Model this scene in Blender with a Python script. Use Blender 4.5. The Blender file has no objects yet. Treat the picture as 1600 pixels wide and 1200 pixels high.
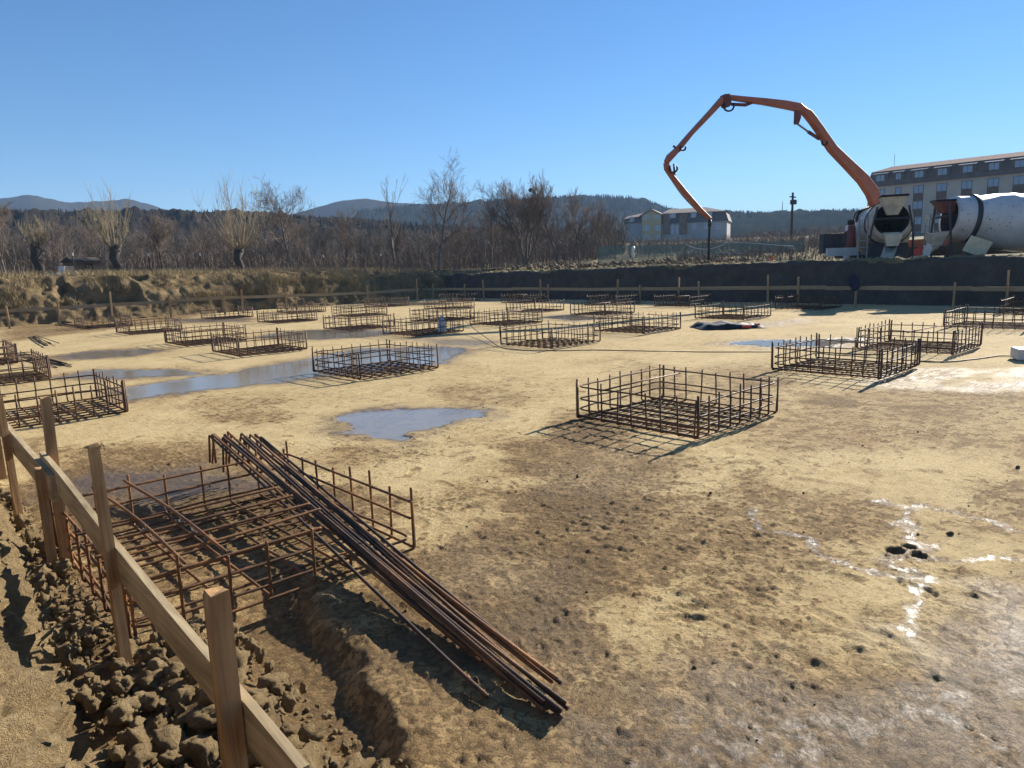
import bpy, math, random
import numpy as np
from mathutils import Vector, Matrix

random.seed(7)
RNG = np.random.default_rng(7)
scene = bpy.context.scene
COL = scene.collection
# ------------------------------------------------------------------ camera, sky, sun, exposure
# world frame: X runs away from the near plank fence, Y runs along it, Z up, pit floor at z = 0
TH, PITCH, ROLL, F, H = 0.7354447, 0.1648364, 0.0333219, 1100.0, 1.9577
fw = np.array([math.sin(TH), math.cos(TH), 0.0])
rt = np.array([math.cos(TH), -math.sin(TH), 0.0])
upv = np.array([0, 0, 1.0])
CAM = np.array([0, 0, H])
cam_data = bpy.data.cameras.new('camera')
cam = bpy.data.objects.new('camera', cam_data)
COL.objects.link(cam)
scene.camera = cam
cam_data.sensor_fit = 'HORIZONTAL'
cam_data.sensor_width = 36.0
cam_data.lens = F / 1600.0 * 36.0
cam_data.clip_start = 0.05
cam_data.clip_end = 20000
_c, _s = math.cos(PITCH), math.sin(PITCH)
_look = fw * _c - upv * _s
_up0 = fw * _s + upv * _c
_cr, _sr = math.cos(ROLL), math.sin(ROLL)
_r = rt * _cr - _up0 * _sr
_u = rt * _sr + _up0 * _cr
cam.matrix_world = Matrix(((_r[0], _u[0], -_look[0], 0), (_r[1], _u[1], -_look[1], 0), (_r[2], _u[2], -_look[2], H), (0, 0, 0, 1)))

SUN_EL = math.radians(25.5)
SUN_XY = np.array([0.994, 0.110])
SUN_AZ = math.atan2(SUN_XY[0], SUN_XY[1])      # clockwise from +Y
world = bpy.data.worlds.new('World')
scene.world = world
world.use_nodes = True
wn = world.node_tree
bg = wn.nodes['Background']
sky = wn.nodes.new('ShaderNodeTexSky')
sky.sky_type = 'NISHITA'
sky.sun_disc = False
sky.sun_elevation = SUN_EL
sky.sun_rotation = SUN_AZ
sky.altitude = 400
sky.air_density = 1.0
sky.dust_density = 0.0
sky.ozone_density = 6.0
hs = wn.nodes.new('ShaderNodeHueSaturation'); hs.inputs['Saturation'].default_value = 1.10
wn.links.new(sky.outputs[0], hs.inputs['Color']); wn.links.new(hs.outputs[0], bg.inputs[0])
bg.inputs[1].default_value = 0.066
sun_data = bpy.data.lights.new('sun', 'SUN')
sun_data.energy = 5.0
sun_data.angle = math.radians(0.5)
sun_data.color = (1.0, 0.93, 0.82)
sun = bpy.data.objects.new('sun', sun_data)
COL.objects.link(sun)
_sd = Vector((SUN_XY[0] * math.cos(SUN_EL), SUN_XY[1] * math.cos(SUN_EL), math.sin(SUN_EL)))
sun.rotation_euler = _sd.to_track_quat('Z', 'Y').to_euler()
scene.view_settings.view_transform = 'Standard'
scene.view_settings.look = 'None'
scene.view_settings.exposure = 1.08
scene.view_settings.gamma = 1.0
scene.cycles.use_denoising = True
scene.cycles.max_bounces = 6
scene.cycles.diffuse_bounces = 3
scene.cycles.glossy_bounces = 3
scene.cycles.transparent_max_bounces = 12
scene.cycles.volume_bounces = 0
scene.cycles.sample_clamp_indirect = 6.0

# ------------------------------------------------------------------ pixel -> place helpers
def ray(u, v):
    X2 = (u - 800) / F
    U2 = (600 - v) / F
    X = X2 * _cr + U2 * _sr
    U = -X2 * _sr + U2 * _cr
    return rt * X + fw * (_c + U * _s) + upv * (-_s + U * _c)
def G(u, v, z=0.0):
    d = ray(u, v); return CAM + d * ((z - H) / d[2])
def onA(u, v, a):
    d = ray(u, v); return CAM + d * (a / d[0])
def onB(u, v, b):
    d = ray(u, v); return CAM + d * (b / d[1])
def onD(u, v, D):
    d = ray(u, v); return CAM + d * (D / math.hypot(d[0], d[1]))
def onPl(u, v, P0, P1):
    t = np.array(P1) - np.array(P0); t[2] = 0; t = t / np.linalg.norm(t)
    n = np.array([-t[1], t[0], 0]); d = ray(u, v)
    k = ((np.array(P0) - CAM) @ n) / (d @ n)
    P = CAM + k * d
    return float((P - P0) @ t), float(P[2])

# ------------------------------------------------------------------ numpy noise
def _h(ix, iy, iz, seed):
    with np.errstate(over='ignore'):
        h = (ix.astype(np.int64) * 374761393 + iy.astype(np.int64) * 668265263 + iz.astype(np.int64) * 2147483647 + seed * 974711) & 0xffffffff
        h = ((h ^ (h >> 13)) * 1274126177) & 0xffffffff
        h = ((h ^ (h >> 15)) * 2246822519) & 0xffffffff
        h = h ^ (h >> 14)
    return (h & 0xffffff) / float(0xffffff)
def vn2(x, y, seed=0):
    xi = np.floor(x).astype(np.int64); yi = np.floor(y).astype(np.int64)
    fx = x - xi; fy = y - yi
    fx = fx * fx * (3 - 2 * fx); fy = fy * fy * (3 - 2 * fy)
    z = np.zeros_like(xi)
    a = _h(xi, yi, z, seed); b = _h(xi + 1, yi, z, seed); c = _h(xi, yi + 1, z, seed); d = _h(xi + 1, yi + 1, z, seed)
    return (a + (b - a) * fx) * (1 - fy) + (c + (d - c) * fx) * fy
def fbm2(x, y, octaves=5, seed=0, gain=0.5):
    s = 0; amp = 1; tot = 0; ca, sa = math.cos(0.6), math.sin(0.6)
    for o in range(octaves):
        s = s + amp * vn2(x, y, seed + o * 17); tot += amp; amp *= gain
        x, y = (x * ca - y * sa) * 2.03 + 11.3, (x * sa + y * ca) * 2.03 + 5.7
    return s / tot
def vn3(x, y, z, seed=0):
    xi = np.floor(x).astype(np.int64); yi = np.floor(y).astype(np.int64); zi = np.floor(z).astype(np.int64)
    fx = x - xi; fy = y - yi; fz = z - zi
    fx = fx * fx * (3 - 2 * fx); fy = fy * fy * (3 - 2 * fy); fz = fz * fz * (3 - 2 * fz)
    def lay(k):
        a = _h(xi, yi, zi + k, seed); b = _h(xi + 1, yi, zi + k, seed); c = _h(xi, yi + 1, zi + k, seed); d = _h(xi + 1, yi + 1, zi + k, seed)
        return (a + (b - a) * fx) * (1 - fy) + (c + (d - c) * fx) * fy
    l0 = lay(0); l1 = lay(1)
    return l0 + (l1 - l0) * fz
def fbm3(x, y, z, octaves=5, seed=0, gain=0.5):
    s = 0; amp = 1; tot = 0
    for o in range(octaves):
        s = s + amp * vn3(x, y, z, seed + o * 17); tot += amp; amp *= gain
        x, y, z = (x * .8 - y * .6) * 2.03 + 3.1, (x * .6 + y * .8) * 2.03 + 7.7, z * 2.03 + 1.9
    return s / tot
def rfbm3(x, y, z, octaves=4, seed=0, gain=0.55):
    """ridged noise, crisp creases, 0..1"""
    s = 0; amp = 1; tot = 0
    for o in range(octaves):
        s = s + amp * np.abs(2 * vn3(x, y, z, seed + o * 13) - 1); tot += amp; amp *= gain
        x, y, z = (x * .8 - y * .6) * 2.03 + 3.1, (x * .6 + y * .8) * 2.03 + 7.7, z * 2.03 + 1.9
    return s / tot
def sstep(x, a, b):
    t = np.clip((x - a) / (b - a), 0, 1); return t * t * (3 - 2 * t)

# ------------------------------------------------------------------ mesh helpers
def link(o, parent=None):
    COL.objects.link(o)
    if parent is not None: o.parent = parent
    return o
def mk_mesh(name, v, f, mat=None, smooth=False):
    me = bpy.data.meshes.new(name)
    v = np.asarray(v, dtype=np.float32)
    if isinstance(f, np.ndarray):
        n, k = f.shape
        me.vertices.add(len(v)); me.vertices.foreach_set('co', v.ravel())
        me.loops.add(n * k); me.loops.foreach_set('vertex_index', f.astype(np.int32).ravel())
        me.polygons.add(n); me.polygons.foreach_set('loop_start', np.arange(n, dtype=np.int32) * k)
        me.update(calc_edges=True)
    else:
        me.from_pydata([tuple(map(float, p)) for p in v], [], f)
        me.update()
    if smooth: me.polygons.foreach_set('use_smooth', np.ones(len(me.polygons), dtype=bool))
    if mat is not None: me.materials.append(mat)
    me.validate(verbose=False)
    return me
def obj(name, v, f, mat, parent=None, smooth=False):
    return link(bpy.data.objects.new(name, mk_mesh(name, v, f, mat, smooth)), parent)
def inst(name, me, parent=None, loc=(0, 0, 0), rot=(0, 0, 0), scale=(1, 1, 1)):
    o = bpy.data.objects.new(name, me)
    o.location = loc; o.rotation_euler = rot; o.scale = scale
    return link(o, parent)
def tag(o, label, cat, group=None):
    o['label'] = label; o['category'] = cat
    if group: o['group'] = group
    return o
def thing(name, label, cat, loc=(0, 0, 0), rotz=0.0, group=None):
    o = bpy.data.objects.new(name, None)
    o.empty_display_size = 0.2
    o.location = [float(c) for c in loc]; o.rotation_euler = (0, 0, rotz)
    COL.objects.link(o)
    return tag(o, label, cat, group)
def setting(o, kind='structure'):
    o['kind'] = kind; return o

class MB:
    """collects shapes of one mesh"""
    def __init__(s): s.v = []; s.f = []
    def add(s, v, f):
        k = len(s.v); s.v += [tuple(map(float, p)) for p in v]; s.f += [tuple(i + k for i in q) for q in f]; return s
    def box(s, x0, x1, y0, y1, z0, z1):
        v = [(x0, y0, z0), (x1, y0, z0), (x1, y1, z0), (x0, y1, z0), (x0, y0, z1), (x1, y0, z1), (x1, y1, z1), (x0, y1, z1)]
        return s.add(v, [(0, 3, 2, 1), (4, 5, 6, 7), (0, 1, 5, 4), (1, 2, 6, 5), (2, 3, 7, 6), (3, 0, 4, 7)])
    def hexa(s, p):
        return s.add(p, [(0, 3, 2, 1), (4, 5, 6, 7), (0, 1, 5, 4), (1, 2, 6, 5), (2, 3, 7, 6), (3, 0, 4, 7)])
    def tube(s, path, r, n=6, closed=False):
        v, f = tube(path, r, n, closed); return s.add(v, f)
    def build(s, name, mat, parent=None, smooth=False):
        return obj(name, s.v, s.f, mat, parent, smooth)
def tube(path, r, n=6, closed=False):
    P = np.asarray(path, float); m = len(P)
    R = np.full(m, r, float) if np.isscalar(r) else np.asarray(r, float)
    T = np.gradient(P, axis=0) if not closed else (np.roll(P, -1, 0) - np.roll(P, 1, 0))
    T /= np.linalg.norm(T, axis=1)[:, None] + 1e-12
    a = np.array([0, 0, 1.0]) if abs(T[0][2]) < .9 else np.array([1.0, 0, 0])
    nrm = np.cross(T[0], a); nrm /= np.linalg.norm(nrm)
    ang = np.arange(n) / n * 2 * math.pi
    V = np.empty((m, n, 3))
    for i in range(m):
        nrm = nrm - T[i] * (nrm @ T[i]); nrm /= np.linalg.norm(nrm) + 1e-12
        b = np.cross(T[i], nrm)
        V[i] = P[i] + R[i] * (np.cos(ang)[:, None] * nrm + np.sin(ang)[:, None] * b)
    f = []
    for i in range(m if closed else m - 1):
        i2 = (i + 1) % m
        for k in range(n):
            k2 = (k + 1) % n
            f.append((i * n + k, i * n + k2, i2 * n + k2, i2 * n + k))
    if not closed:
        f.append(tuple(range(n - 1, -1, -1))); f.append(tuple((m - 1) * n + k for k in range(n)))
    return V.reshape(-1, 3), f
def rounded(pts, rad, seg=4, closed=False):
    P = [np.array(p, float) for p in pts]; out = []; n = len(P)
    for i, p in enumerate(P):
        if not closed and i in (0, n - 1): out.append(p); continue
        a = P[i - 1] - p; b = P[(i + 1) % n] - p
        la, lb = np.linalg.norm(a), np.linalg.norm(b)
        r = min(rad, la * .45, lb * .45)
        A = p + a / la * r; B = p + b / lb * r
        for k in range(seg + 1):
            t = k / seg
            out.append((1 - t) ** 2 * A + 2 * t * (1 - t) * p + t * t * B)
    return out
def resample(path, step):
    P = np.asarray(path, float); L = np.r_[0, np.cumsum(np.linalg.norm(np.diff(P, axis=0), axis=1))]
    n = max(2, int(L[-1] / step)); t = np.linspace(0, L[-1], n)
    return np.stack([np.interp(t, L, P[:, k]) for k in range(3)], 1)
def ribbed(path, r, step=0.008, n=7):
    P = resample(path, step)
    R = np.where(np.arange(len(P)) % 2 == 0, r * 0.90, r * 1.10)
    return tube(P, R, n)
def lathe(prof, n=24, axis='x', cap=True):
    """prof: list of (t, r) along the axis"""
    v = []; f = []
    for t, r in prof:
        for k in range(n):
            a = 2 * math.pi * k / n
            if axis == 'x': v.append((t, r * math.cos(a), r * math.sin(a)))
            else: v.append((r * math.cos(a), r * math.sin(a), t))
    m = len(prof)
    for i in range(m - 1):
        for k in range(n):
            k2 = (k + 1) % n
            q = (i * n + k, (i + 1) * n + k, (i + 1) * n + k2, i * n + k2)
            f.append(q[::-1] if axis == 'x' else q[::-1])
    if cap:
        f.append(tuple(range(n))); f.append(tuple((m - 1) * n + k for k in range(n - 1, -1, -1)))
    return v, f
def grid_faces(nu, nv):
    i = np.arange(nu * nv).reshape(nu, nv)
    return np.stack([i[:-1, :-1], i[1:, :-1], i[1:, 1:], i[:-1, 1:]], -1).reshape(-1, 4)
def set_attr(me, name, arr):
    at = me.attributes.new(name, 'FLOAT', 'POINT'); at.data.foreach_set('value', np.asarray(arr, np.float32).ravel())

# ------------------------------------------------------------------ materials
class NT:
    def __init__(s, name):
        s.m = bpy.data.materials.new(name); s.m.use_nodes = True
        s.t = s.m.node_tree; s.b = s.t.nodes['Principled BSDF']
        s.tc = None
    def n(s, typ, **kw):
        nd = s.t.nodes.new(typ)
        for k, v in kw.items(): setattr(nd, k, v)
        return nd
    def l(s, a, b): s.t.links.new(a, b)
    def pos(s, kind='Object'):
        if s.tc is None: s.tc = s.n('ShaderNodeTexCoord')
        return s.tc.outputs[kind]
    def geo(s):
        return s.n('ShaderNodeNewGeometry').outputs['Position']
    def noise(s, scale, detail=5, rough=.55, vec=None, dist=0.0):
        nd = s.n('ShaderNodeTexNoise'); nd.inputs['Scale'].default_value = scale; nd.inputs['Detail'].default_value = detail
        nd.inputs['Roughness'].default_value = rough; nd.inputs['Distortion'].default_value = dist
        s.l(vec if vec is not None else s.geo(), nd.inputs['Vector']); return nd.outputs['Fac']
    def ramp(s, fac, stops):
        nd = s.n('ShaderNodeValToRGB'); e = nd.color_ramp.elements
        while len(e) < len(stops): e.new(.5)
        for i, (p, c) in enumerate(stops):
            e[i].position = p; e[i].color = (*c, 1) if len(c) == 3 else c
        s.l(fac, nd.inputs[0]); return nd.outputs[0]
    def mix(s, fac, a, b, mode='MIX'):
        nd = s.n('ShaderNodeMix'); nd.data_type = 'RGBA'; nd.blend_type = mode
        for sock, val in ((nd.inputs[0], fac), (nd.inputs[6], a), (nd.inputs[7], b)):
            if isinstance(val, bpy.types.NodeSocket): s.l(val, sock)
            elif isinstance(val, (int, float)): sock.default_value = val
            else: sock.default_value = (*val, 1)
        return nd.outputs[2]
    def math(s, op, a, b=0.0, c=None, clamp=False):
        nd = s.n('ShaderNodeMath', operation=op); nd.use_clamp = clamp
        for i, val in enumerate((a, b) if c is None else (a, b, c)):
            if isinstance(val, bpy.types.NodeSocket): s.l(val, nd.inputs[i])
            else: nd.inputs[i].default_value = val
        return nd.outputs[0]
    def attr(s, name):
        nd = s.n('ShaderNodeAttribute'); nd.attribute_name = name; return nd.outputs['Fac']
    def bump(s, h, strength=.5, dist=.01):
        nd = s.n('ShaderNodeBump'); nd.inputs['Distance'].default_value = dist
        if isinstance(strength, bpy.types.NodeSocket): s.l(strength, nd.inputs['Strength'])
        else: nd.inputs['Strength'].default_value = strength
        s.l(h, nd.inputs['Height']); s.l(nd.outputs[0], s.b.inputs['Normal']); return nd
    def set(s, **kw):
        for k, v in kw.items():
            k = {'color': 'Base Color', 'rough': 'Roughness', 'metal': 'Metallic', 'spec': 'Specular IOR Level', 'alpha': 'Alpha', 'coat': 'Coat Weight', 'trans': 'Transmission Weight'}.get(k, k)
            sock = s.b.inputs[k]
            if isinstance(v, bpy.types.NodeSocket): s.l(v, sock)
            elif isinstance(v, tuple): sock.default_value = (*v, 1)
            else: sock.default_value = v
        return s
def simple(name, col, rough=.7, var=.25, scale=6.0, metal=0.0, spec=.4, bump=0.0, obj_space=True, coat=0.0):
    t = NT(name)
    vec = t.pos('Object') if obj_space else t.geo()
    nz = t.noise(scale, 6, .6, vec)
    dark = tuple(c * (1 - var) for c in col); lite = tuple(min(1, c * (1 + var)) for c in col)
    t.set(color=t.ramp(nz, [(.3, dark), (.7, lite)]), rough=rough, metal=metal, spec=spec, coat=coat)
    if bump: t.bump(t.noise(scale * 6, 5, .6, vec), bump, .01)
    return t.m

def floor_material():
    t = NT('pit_floor_mud'); p = t.geo()
    mud = t.attr('mud'); wet = t.attr('wet')
    n1 = t.noise(1.1, 7, .62, p); n2 = t.noise(7.0, 7, .65, p); n3 = t.noise(42.0, 6, .7, p); n4 = t.noise(190.0, 3, .6, p)
    nA = t.noise(5.5, 13, .70, p, .4); nB = t.noise(24.0, 11, .72, p, .3)
    k = t.math('ADD', t.math('MULTIPLY_ADD', mud, .74, .10), t.math('MULTIPLY', t.math('SUBTRACT', n1, .5), .8))
    k = t.math('ADD', k, t.math('MULTIPLY', t.math('SUBTRACT', n2, .5), .9), clamp=True)
    col = t.ramp(k, [(0.0, (.58, .44, .225)), (.25, (.48, .355, .172)), (.55, (.36, .24, .108)), (1.0, (.235, .15, .065))])
    mA = t.math('DIVIDE', t.math('SUBTRACT', nA, t.math('MULTIPLY_ADD', mud, -.21, .605)), .045, clamp=True)
    mB = t.math('DIVIDE', t.math('SUBTRACT', nB, t.math('MULTIPLY_ADD', mud, -.14, .615)), .05, clamp=True)
    col = t.mix(t.math('MULTIPLY', mA, .72), col, (.205, .13, .058))
    col = t.mix(t.math('MULTIPLY', mB, .62), col, (.125, .083, .042))
    grain = t.ramp(n3, [(.28, (.58, .56, .53)), (.5, (1, 1, 1)), (.75, (1.15, 1.13, 1.1))])
    col = t.mix(.9, col, grain, 'MULTIPLY')
    spk = t.ramp(n4, [(.33, (.55, .55, .55)), (.42, (1, 1, 1))])
    col = t.mix(.5, col, spk, 'MULTIPLY')
    damp = t.math('MULTIPLY', wet, 2.2, clamp=True)
    col = t.mix(damp, col, t.mix(1.0, col, (.66, .64, .62), 'MULTIPLY'))
    col = t.mix(t.ramp(wet, [(.55, (0, 0, 0)), (.8, (.55, .55, .55))]), col, (.25, .228, .19))
    wn_ = t.math('ADD', wet, t.math('MULTIPLY', t.math('SUBTRACT', n2, .5), .25))
    rough = t.ramp(wn_, [(.0, (.92,) * 3), (.22, (.66,) * 3), (.5, (.36,) * 3), (.75, (.10,) * 3)])
    spec = t.ramp(wet, [(0, (.15,) * 3), (.4, (.36,) * 3)])
    t.set(color=col, rough=rough, spec=spec)
    hgt = t.math('ADD', t.math('MULTIPLY', n3, .6), t.math('MULTIPLY', n4, .35))
    hgt = t.math('ADD', hgt, t.math('MULTIPLY', n2, .3))
    hgt = t.math('ADD', hgt, t.math('ADD', t.math('MULTIPLY', mA, .35), t.math('MULTIPLY', mB, .30)))
    stren = t.ramp(wet, [(.35, (.85,) * 3), (.72, (.015,) * 3)])
    t.bump(hgt, stren, .022)
    return t.m
def soil_material(name, lo, mid, hi, scale=3.0, bump=.9, dist=.03):
    t = NT(name); p = t.geo()
    n1 = t.noise(scale, 8, .62, p); n2 = t.noise(scale * 9, 7, .68, p); n3 = t.noise(scale * 50, 4, .6, p)
    k = t.math('ADD', t.math('MULTIPLY', n1, .6), t.math('MULTIPLY', n2, .4))
    col = t.ramp(k, [(.32, lo), (.5, mid), (.68, hi)])
    col = t.mix(.7, col, t.ramp(n3, [(.3, (.75, .75, .75)), (.55, (1.05, 1.05, 1.05))]), 'MULTIPLY')
    t.set(color=col, rough=.95, spec=.15)
    t.bump(t.math('ADD', n2, t.math('MULTIPLY', n3, .5)), bump, dist)
    return t.m
def wood_material(name, a, b, along=0, scale=1.0):
    t = NT(name)
    mp = t.n('ShaderNodeMapping'); t.l(t.pos('Object'), mp.inputs[0])
    sc = [18 * scale] * 3; sc[along] = 1.3 * scale; mp.inputs['Scale'].default_value = sc
    n1 = t.noise(1.0, 7, .65, mp.outputs[0], .6); n2 = t.noise(3.0, 4, .6, t.pos('Object'))
    k = t.math('ADD', t.math('MULTIPLY', n1, .75), t.math('MULTIPLY', n2, .3))
    t.set(color=t.ramp(k, [(.34, a), (.5, tuple((x + y) / 2 for x, y in zip(a, b))), (.66, b)]), rough=.85, spec=.2)
    t.bump(n1, .5, .006)
    return t.m
def rebar_material(name, lo, mid, hi):
    t = NT(name); p = t.geo()
    n1 = t.noise(2.3, 4, .6, p); n2 = t.noise(38, 6, .7, p)
    k = t.math('ADD', t.math('MULTIPLY', n1, .6), t.math('MULTIPLY', n2, .45))
    t.set(color=t.ramp(k, [(.38, lo), (.53, mid), (.66, hi)]), rough=t.ramp(n2, [(.3, (.45,) * 3), (.7, (.85,) * 3)]), metal=.25, spec=.35)
    return t.m
M_FLOOR = floor_material()
M_BANK = soil_material('bank_soil', (.21, .142, .07), (.42, .30, .155), (.57, .43, .235), 5.0, 1.0, .06)
M_CLOD = soil_material('clod_soil', (.19, .13, .064), (.36, .255, .13), (.52, .39, .21), 9.0, 1.0, .04)
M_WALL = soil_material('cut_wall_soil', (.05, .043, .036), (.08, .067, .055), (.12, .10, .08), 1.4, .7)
M_LBANK = soil_material('far_bank_soil', (.085, .06, .03), (.22, .155, .078), (.38, .275, .135), 1.3, 1.0, .08)
M_GROUND = soil_material('dry_grass_ground', (.11, .095, .045), (.22, .175, .085), (.33, .265, .14), .5, .9, .08)
M_STRAW = simple('straw_grass', (.34, .26, .13), .9, .35, 2.0, obj_space=False)
M_REBAR = rebar_material('rusty_rebar', (.045, .028, .02), (.105, .058, .032), (.24, .115, .045))
M_REBAR_NEAR = rebar_material('orange_rusty_rebar', (.06, .035, .022), (.17, .085, .038), (.36, .165, .055))
M_REBAR_DARK = rebar_material('dark_rebar', (.03, .022, .018), (.06, .04, .03), (.17, .08, .035))
M_WOOD_GREY = wood_material('weathered_board', (.19, .135, .07), (.53, .41, .24), 1)
M_WOOD_POST = wood_material('orange_post_wood', (.19, .10, .042), (.54, .33, .155), 2)
M_WOOD_FAR = wood_material('fence_wood', (.24, .155, .075), (.46, .32, .17), 2)
M_WOOD_FARB = wood_material('fence_board_wood', (.20, .15, .09), (.36, .28, .17), 0)
M_BARK = simple('grey_brown_bark', (.15, .127, .105), .9, .3, 1.5, obj_space=False)
M_BARK_DARK = simple('dark_bark', (.06, .048, .038), .9, .3, 1.5, obj_space=False)
M_TWIG = simple('brown_twigs', (.19, .145, .112), .9, .3, .8, obj_space=False)
M_WILLOW = simple('yellow_willow_shoots', (.27, .215, .13), .85, .3, 1.0, obj_space=False)
M_BLACK = simple('black_rubber', (.015, .015, .017), .55, .3, 4)
M_TYRE = simple('tyre_rubber', (.022, .021, .02), .85, .3, 4)
M_DARKSTEEL = simple('dark_steel', (.05, .05, .055), .55, .3, 5, .4)
M_GREYSTEEL = simple('grey_steel', (.24, .24, .25), .5, .25, 5, .4)
M_WHITE = simple('white_paint', (.52, .52, .50), .45, .18, 3, coat=.2)
M_CREAM = simple('cream_dirty_paint', (.50, .46, .36), .55, .3, 3)
M_ORANGE = simple('orange_red_boom_paint', (.38, .11, .05), .5, .2, 2.0, coat=.15)
M_RED = simple('red_paint', (.42, .05, .035), .5, .2, 4)
M_REDBROWN = simple('red_brown_paint', (.16, .05, .04), .6, .3, 4)
M_GLASS = NT('window_glass').set(color=(.20, .25, .33), rough=.08, spec=.8).m  # sky reflection painted into the panes as a pale blue base colour
M_WINFRAME = simple('window_frame_white', (.6, .6, .6), .5, .1, 3)
M_WINDARK = simple('window_frame_dark', (.10, .08, .07), .6, .1, 3)

# ------------------------------------------------------------------ terrain heights outside the pit
def zg(a, b):
    a = np.asarray(a, float); b = np.asarray(b, float)
    d = np.hypot(a, b)
    yard = 1.10 + .0 * a
    mid = 1.72 + .045 * np.clip(a - 31, 0, 22)
    right = yard + (mid - yard) * sstep(b, 15.5, 21.5)
    left = 2.32 - .016 * np.clip(a - 3, 0, 30) + .025 * np.clip(b - 44, 0, 16)
    z = right + (left - right) * sstep(b, 38, 44) * sstep(-a, -46, -34)
    z = z + (1.15 - z) * sstep(-a, -1.0, 2.0) * sstep(-b, -38, -30)
    z = z + .034 * np.clip(d - 70, 0, 190)
    z = z + (fbm2(a * .35, b * .35, 4, 5) - .5) * .35 * sstep(d, 30, 40) + (fbm2(a * .03, b * .03, 3, 8) - .5) * 2.0 * sstep(d, 90, 200)
    return z
def lines(*segs):
    out = []
    for a, b, st in segs:
        n = max(1, int(round((b - a) / st))); out += list(np.linspace(a, b, n, endpoint=False))
    out.append(segs[-1][1]); return np.array(out)
PA0, PA1, PB0, PB1 = -2.2, 32.2, -13.0, 45.0      # hole for the pit (its banks reach past it)
la = lines((-3500, -400, 310), (-400, -40, 40), (-40, PA0, 3.0), (PA0, PA1, 1.72), (PA1, 70, .9), (70, 300, 10), (300, 3500, 200))
lb = lines((-3500, -400, 310), (-400, -40, 40), (-40, PB0, 3.0), (PB0, PB1, 1.45), (PB1, 90, 1.0), (90, 300, 10), (300, 3500, 200))
A_, B_ = np.meshgrid(la, lb, indexing='ij')
Zg = zg(A_, B_)
fcs = grid_faces(len(la), len(lb))
ca = A_.ravel()[fcs].mean(1); cb = B_.ravel()[fcs].mean(1)
fcs = fcs[~((ca > PA0) & (ca < PA1) & (cb > PB0) & (cb < PB1))]
setting(obj('ground', np.stack([A_, B_, Zg], -1).reshape(-1, 3), fcs, M_GROUND, smooth=True))

# ------------------------------------------------------------------ pit floor
fa = [.25]; st = .014
while fa[-1] < 30.7:
    if fa[-1] > 4.6: st = min(st * 1.02, .2)
    fa.append(fa[-1] + st)
fb = list(np.arange(-13.2, -.2, .3)); fb.append(-.1); st = .014
while fb[-1] < 41.0:
    if fb[-1] > 6.2: st = min(st * 1.02, .2)
    fb.append(fb[-1] + st)
fa = np.array(fa); fb = np.array(fb)
FA, FB = np.meshgrid(fa, fb, indexing='ij')
def poly_sd(pts, X, Y):
    """signed distance (positive inside) to a polygon on the floor"""
    P = np.array(pts); n = len(P)
    d2 = np.full(X.shape, 1e9); inside = np.zeros(X.shape, bool)
    for i in range(n):
        x0, y0 = P[i]; x1, y1 = P[(i + 1) % n]
        ex, ey = x1 - x0, y1 - y0
        t = np.clip(((X - x0) * ex + (Y - y0) * ey) / (ex * ex + ey * ey + 1e-9), 0, 1)
        d2 = np.minimum(d2, (X - x0 - t * ex) ** 2 + (Y - y0 - t * ey) ** 2)
        cond = ((y0 > Y) != (y1 > Y))
        xi = x0 + (Y - y0) / (ey if abs(ey) > 1e-9 else 1e-9) * ex
        inside ^= cond & (X < xi)
    d = np.sqrt(d2); return np.where(inside, d, -d)
def px(*pts): return [tuple(G(u, v)[:2]) for u, v in pts]
wx = FA + (fbm2(FA * 1.3, FB * 1.3, 6, 31, .62) - .5) * .9
wy = FB + (fbm2(FA * 1.3 + 40, FB * 1.3, 6, 37, .62) - .5) * .9
fine = fbm2(FA * 5, FB * 5, 4, 41)
wet = np.zeros_like(FA); mud = np.zeros_like(FA)
def puddle(pts, level=1.0, soft=.22, mudding=.25, dmg=.0):
    global wet, mud
    sd = poly_sd(px(*pts), wx, wy)
    m = sstep(sd + (fine - .5) * dmg, -soft, soft)
    wet = np.maximum(wet, m * level)
    wet = np.maximum(wet, .26 * sstep(sd + (fine - .5) * .5, -.55, .1))
    mud = np.maximum(mud, sstep(sd, -soft * 4, soft) * mudding)
puddle([(528, 652), (560, 640), (640, 634), (745, 640), (770, 650), (700, 664), (640, 690), (590, 690), (545, 676)], .9, .10, .4)
puddle([(200, 606), (330, 585), (480, 560), (560, 545), (640, 543), (727, 543), (735, 552), (700, 568), (600, 580), (490, 592), (330, 609), (200, 626)], .95, .16, .35)
puddle([(88, 590), (150, 578), (270, 577), (330, 583), (250, 589), (150, 592)], .95, .15, .35)
puddle([(84, 558), (150, 548), (235, 545), (250, 549), (200, 557), (110, 562)], .8, .2, .5)
puddle([(395, 527), (470, 516), (560, 515), (625, 520), (560, 528), (470, 531)], .9, .25, .4)
puddle([(1128, 537), (1180, 531), (1330, 529), (1350, 535), (1300, 543), (1180, 543)], .9, .2, .35)
puddle([(1370, 600), (1420, 584), (1470, 578), (1520, 580), (1480, 588), (1420, 604)], .33, .12, .35, .3)
puddle([(1460, 606), (1530, 600), (1640, 597), (1640, 602), (1540, 606)], .30, .10, .3, .3)
puddle([(1560, 585), (1640, 578), (1640, 590), (1580, 590)], .34, .1, .3, .2)
puddle([(105, 752), (180, 735), (330, 738), (430, 755), (400, 775), (250, 782), (130, 775)], .5, .12, .45, .2)
puddle([(640, 528), (800, 533), (760, 541), (690, 540)], .5, .3, .25)
puddle([(845, 495), (900, 492), (960, 498), (900, 502)], .8, .3, .3)
puddle([(1180, 505), (1245, 499), (1262, 503), (1200, 510)], .6, .3, .3)
puddle([(650, 471), (720, 474), (660, 477), (600, 478)], .75, .3, .3)
puddle([(270, 498), (400, 497), (380, 503), (280, 504)], .6, .4, .4)
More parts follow.
